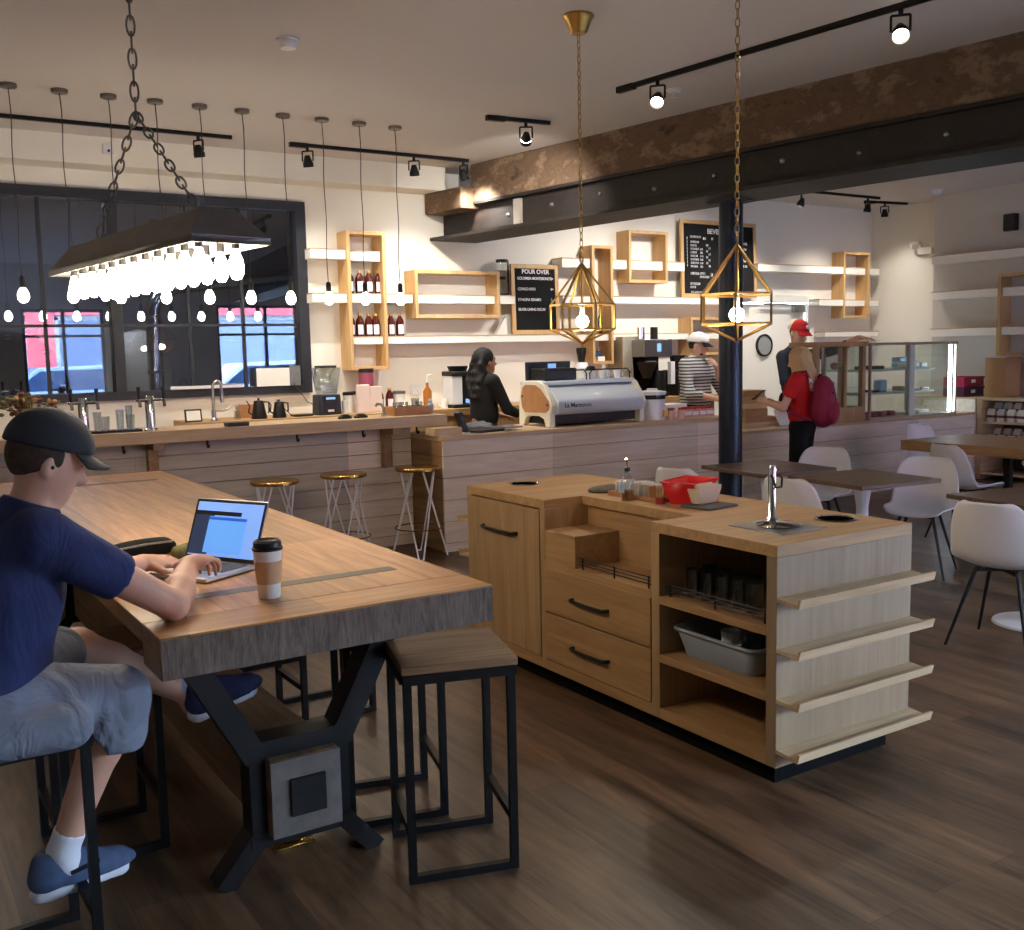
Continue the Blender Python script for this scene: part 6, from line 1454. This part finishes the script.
nk = thing('napkin_stack', 'fanned cream paper napkins in front of the red basket', 'napkins', (3.22, 3.40, iz+0.0125), 0.1); mat('cream_paper', (222,204,176), 0.85)
vs = [(sx*w, sy*d+0.01, z) for z, w, d in ((0.0,0.055,0.03),(0.07,0.08,0.035)) for sx, sy in ((-1,-1),(1,-1),(1,1),(-1,1))]; m = M(); m.add(vs, [(0,1,5,4),(1,2,6,5),(2,3,7,6),(3,0,4,7),(0,3,2,1),(4,5,6,7)]); m.build('stack', 'cream_paper', nk, bevel=0.004)
for k in range(3): M().box(-0.075+0.01*k,0.075-0.008*k,-0.026+0.02*k,-0.018+0.02*k,0.066,0.082+0.004*k).build('napkin', 'cream_paper', nk)
sy_ = thing('syrup_cruet', 'clear glass cruet with steel pourer and pale label on the island', 'bottle', (3.12, 3.765, iz)); M().lathe([(0,0),(0.030,0),(0.032,0.008),(0.032,0.085),(0.026,0.105),(0.013,0.125),(0.013,0.145),(0,0.145)], n=20).build('glass', 'clear_plastic', sy_); M().lathe([(0,0.004),(0.028,0.004),(0.028,0.05),(0,0.05)], n=18).build('syrup', 'amber', sy_)
M().lathe([(0,0.14),(0.015,0.14),(0.014,0.158),(0,0.158)], n=14).build('stopper', 'black_plastic', sy_); M().tube([(0,0,0.155),(0,0,0.18),(-0.008,0,0.20)], 0.0055, 8).build('pourer', 'chrome', sy_); M().box(-0.0345,-0.0325,-0.016,0.016,0.04,0.08).build('label', 'pale_blue', sy_)
dl = sdf_build('cloth', [('e', (0,0,0.008), (0.10,0.075,0.022), None), ('c', (-0.06,-0.03,0.012), 0.015, (0.07,0.03,0.014), 0.014), ('-p', (0,0,0), (0,0,-1))], 'grey_mat', None, 0.007, 0.015, 1); dl.location = (3.17, 4.08, iz); tag(dl, 'folded dark cloth on the island left of the sugar packets', 'cloth')
mat('packet_white', (232,230,226), 0.6); mat('packet_kraft', (186,154,112), 0.7)
cad = thing('sugar_caddy', 'low wooden caddy holding the sugar packets on the island', 'caddy', (3.20, 3.78, iz)); m = M(); m.box(-0.10,0.10,-0.19,0.19,0,0.008); m.box(-0.10,-0.092,-0.19,0.19,0.008,0.02); m.box(0.092,0.10,-0.19,0.19,0.008,0.02); m.box(-0.092,0.092,-0.19,-0.182,0.008,0.02); m.box(-0.092,0.092,0.182,0.19,0.008,0.02); m.build('tray', 'knot_wood', cad, bevel=0.001)
rnd = random.Random(5)
sy_.location = (3.055, 3.76, iz)
for k in range(22):
    x = 3.20+rnd.uniform(-0.065, 0.03); y = 3.80+0.017*(k-11)+0.03; o = M().box(-0.028,0.028,-0.003,0.003,0,0.062).build('sugar_packet', 'packet_white' if k > 2 else 'packet_kraft', None, bevel=0.001, loc=(x, y if y < 3.955 else 3.95-rnd.random()*0.1, iz+0.0085)); o.rotation_euler = (rnd.uniform(-0.2,0.2), 0, rnd.uniform(-0.25,0.25))
    tag(o, 'thin sugar packet standing in the low wooden caddy', 'sugar packet', 'sugar packets in the caddy')
sk = thing('stirrer_cup', 'short cup of pale wooden stirrers beside the red basket', 'stirrers', (3.10, 3.575, iz)); M().lathe([(0,0),(0.022,0),(0.026,0.03),(0.023,0.03),(0.02,0.004),(0,0.004)], n=14, cap=False).build('cup', 'red_lid', sk); m = M()
for k in range(6): m.bar((0.008*math.cos(k), 0.008*math.sin(k), 0.005), (0.022*math.cos(k), 0.022*math.sin(k), 0.06+0.004*k), 0.006, 0.002)
m.build('sticks', 'packet_kraft', sk)
# glasses in the top cubby
for k in range(10):
    x = 2.86+0.085*(k % 2)+0.005*k % 0.01; y = 3.13-0.085*(k//2)
    o = M().lathe([(0,0),(0.032,0),(0.036,0.115),(0.033,0.115),(0.029,0.008),(0,0.008)], n=18, cap=False).build('tumbler', 'tumbler_glass', None, loc=(x+0.02, y-0.02, 0.6185))
    tag(o, 'clear water tumbler, %s from the left in the %s row of the island cubby' % (ORD[k//2], 'front' if k % 2 == 0 else 'back'), 'glass', 'tumblers in the island cubby')
# grey bus tub
mat('bus_grey', (128,132,140), 0.5)
tub = thing('bus_tub', 'grey plastic bus tub on the middle shelf of the island', 'tub', (2.975, 2.94, 0.3685)); m = M()
vs = []
for z, w, d in ((0.0,0.135,0.195),(0.115,0.16,0.228)):
    for (cx_, cy_, a0) in ((1,1,0),(-1,1,1),(-1,-1,2),(1,-1,3)):
        for q in range(5):
            a = (a0+q/4)*PI/2; vs.append(((w-0.04)*cx_+0.04*math.cos(a), (d-0.04)*cy_+0.04*math.sin(a), z))
n_ = 20; m.add(vs, [(i, (i+1) % n_, n_+(i+1) % n_, n_+i) for i in range(n_)]+[tuple(range(n_-1,-1,-1))]); m.build('basin', 'bus_grey', tub, solid=0.005)
m = M(); m.tube([(v[0]*1.03, v[1]*1.03, 0.112) for v in vs[n_:]], 0.009, 6, closed=True); m.build('rim', 'bus_grey', tub)
for k, (x, y) in enumerate(((2.97,2.99),(2.99,2.87),(2.93,2.84))):
    t = thing('used_cup', '%s used cup from the left inside the grey bus tub' % ORD[k], 'cup', (x, y, 0.376), 0.5+k, 'used cups in the bus tub'); M().lathe([(0,0),(0.032,0),(0.042,0.105),(0.038,0.105),(0.028,0.008),(0,0.008)], n=18, cap=False).build('bowl', 'tumbler_glass' if k else 'white_ceramic', t); M().tube([(0.04,0,0.085),(0.065,0,0.08),(0.065,0,0.04),(0.036,0,0.03)], 0.005, 6).build('handle', 'white_ceramic', t)

# ---- boxes on the low counter between column and woman
for k, (x, y, z, w, d, h, mm, lab) in enumerate(((7.92,7.66,0.806,0.24,0.13,0.055,'pale_oak','lowest flat wooden board in the pile right of the column'),(7.94,7.66,0.862,0.23,0.12,0.05,'knot_wood','dark wooden tray second from the bottom of the pile'),(7.88,7.68,0.913,0.17,0.11,0.085,'cardboard','pale carton in the middle of the pile right of the column'),(7.85,7.68,0.999,0.18,0.12,0.06,'shelf_oak','wooden tray above the pale carton in the pile'),(7.84,7.68,1.06,0.17,0.11,0.07,'packet_kraft','brown paper bag stack near the top of the pile'),(7.85,7.68,1.131,0.16,0.11,0.06,'cardboard','flat brown box on top of the pile right of the column'))):
    o = M().box(-w,w,-d,d,0,h-0.001).build('box' if k in (2,5) else ('bag_stack' if k == 4 else 'wooden_tray'), mm, None, bevel=0.006, loc=(x, y, z)); o.rotation_euler = (0,0,0.03*((k % 3)-1)); tag(o, lab, 'box' if k in (2,5) else ('bags' if k == 4 else 'tray'), 'pile on the low counter')
mat('leaflet', (206,206,200), 0.6, var=0.2, vscale=60)
lf = thing('leaflet_stand', 'small stand of printed leaflets between the wooden pile and the woman', 'leaflets', (8.16, 7.42, 0.806)); m = M(); T_ = Matrix.Rotation(-0.5, 4, 'X'); m.box(-0.09,0.09,-0.006,0.006,0.0,0.19,T_); m.build('leaflets', 'leaflet', lf); M().box(-0.10,0.10,-0.02,0.06,0,0.02).build('stand', 'clear_plastic', lf)
cs = thing('basket', 'low wooden snack basket under the oak pastry case', 'basket', (8.90, 7.30, 0.806)); cs.location = (8.28, 7.62, 0.806); m = M(); m.box(-0.10,0.10,-0.12,0.12,0,0.01); m.box(-0.10,0.10,-0.12,-0.11,0.01,0.09); m.box(-0.10,0.10,0.11,0.12,0.01,0.09); m.box(-0.10,-0.09,-0.11,0.11,0.01,0.09); m.box(0.09,0.10,-0.11,0.11,0.01,0.09); m.build('tub', 'knot_wood', cs, bevel=0.002)
tag(cs, 'low wooden snack basket left of the oak pastry case', 'basket')

# ---- roasting room behind the window: drum roaster, ducts, tank
ro = thing('coffee_roaster', 'drum coffee roaster with a cream front in the room behind the window', 'coffee roaster', (1.2, 11.2, 0)); mat('cream_metal', (226,218,198), 0.4); mat('dark_metal', (54,54,58), 0.4, 0.5)
M().box(0.35,1.05,-0.2,0.7,0.85,2.0).build('body', 'cream_metal', ro, bevel=0.02); M().cyl((0.05,-0.32,1.42),(0.05,0.4,1.42),0.52,n=40).build('drum', 'dark_metal', ro); M().box(-0.3,1.0,-0.1,0.6,0.0,0.86).build('base', 'dark_metal', ro); M().cyl((0.05,-0.36,1.42),(0.05,-0.32,1.42),0.40,n=40).build('front_plate', 'dark_metal', ro)
for k in range(8): M().sph((0.05+0.46*math.cos(k*PI/4), -0.34, 1.42+0.46*math.sin(k*PI/4)), 0.035, 8).build('bolt', 'chrome', ro)
M().lathe([(0,0.0),(0.32,0.0),(0.32,1.5),(0.28,1.78),(0.16,1.93),(0,1.97)], (1.40,0.3,0), 32).build('hopper', 'cream_metal', ro)
du = thing('exhaust_duct', 'shiny silver exhaust duct rising in the room behind the window', 'duct', (2.58, 10.62, 0)); M().tube([(0,0.1,0.02),(0.0,0.1,2.15),(0.10,0.1,2.32),(0.3,0.1,2.38),(2.0,0.3,2.55)], 0.075, 16).build('pipe', 'chrome', du)
m = M()
for z in (0.8, 1.5, 2.05): m.cyl((0,0.1,z),(0,0.1,z+0.03),0.083,n=18)
m.build('joint', 'steel', du)
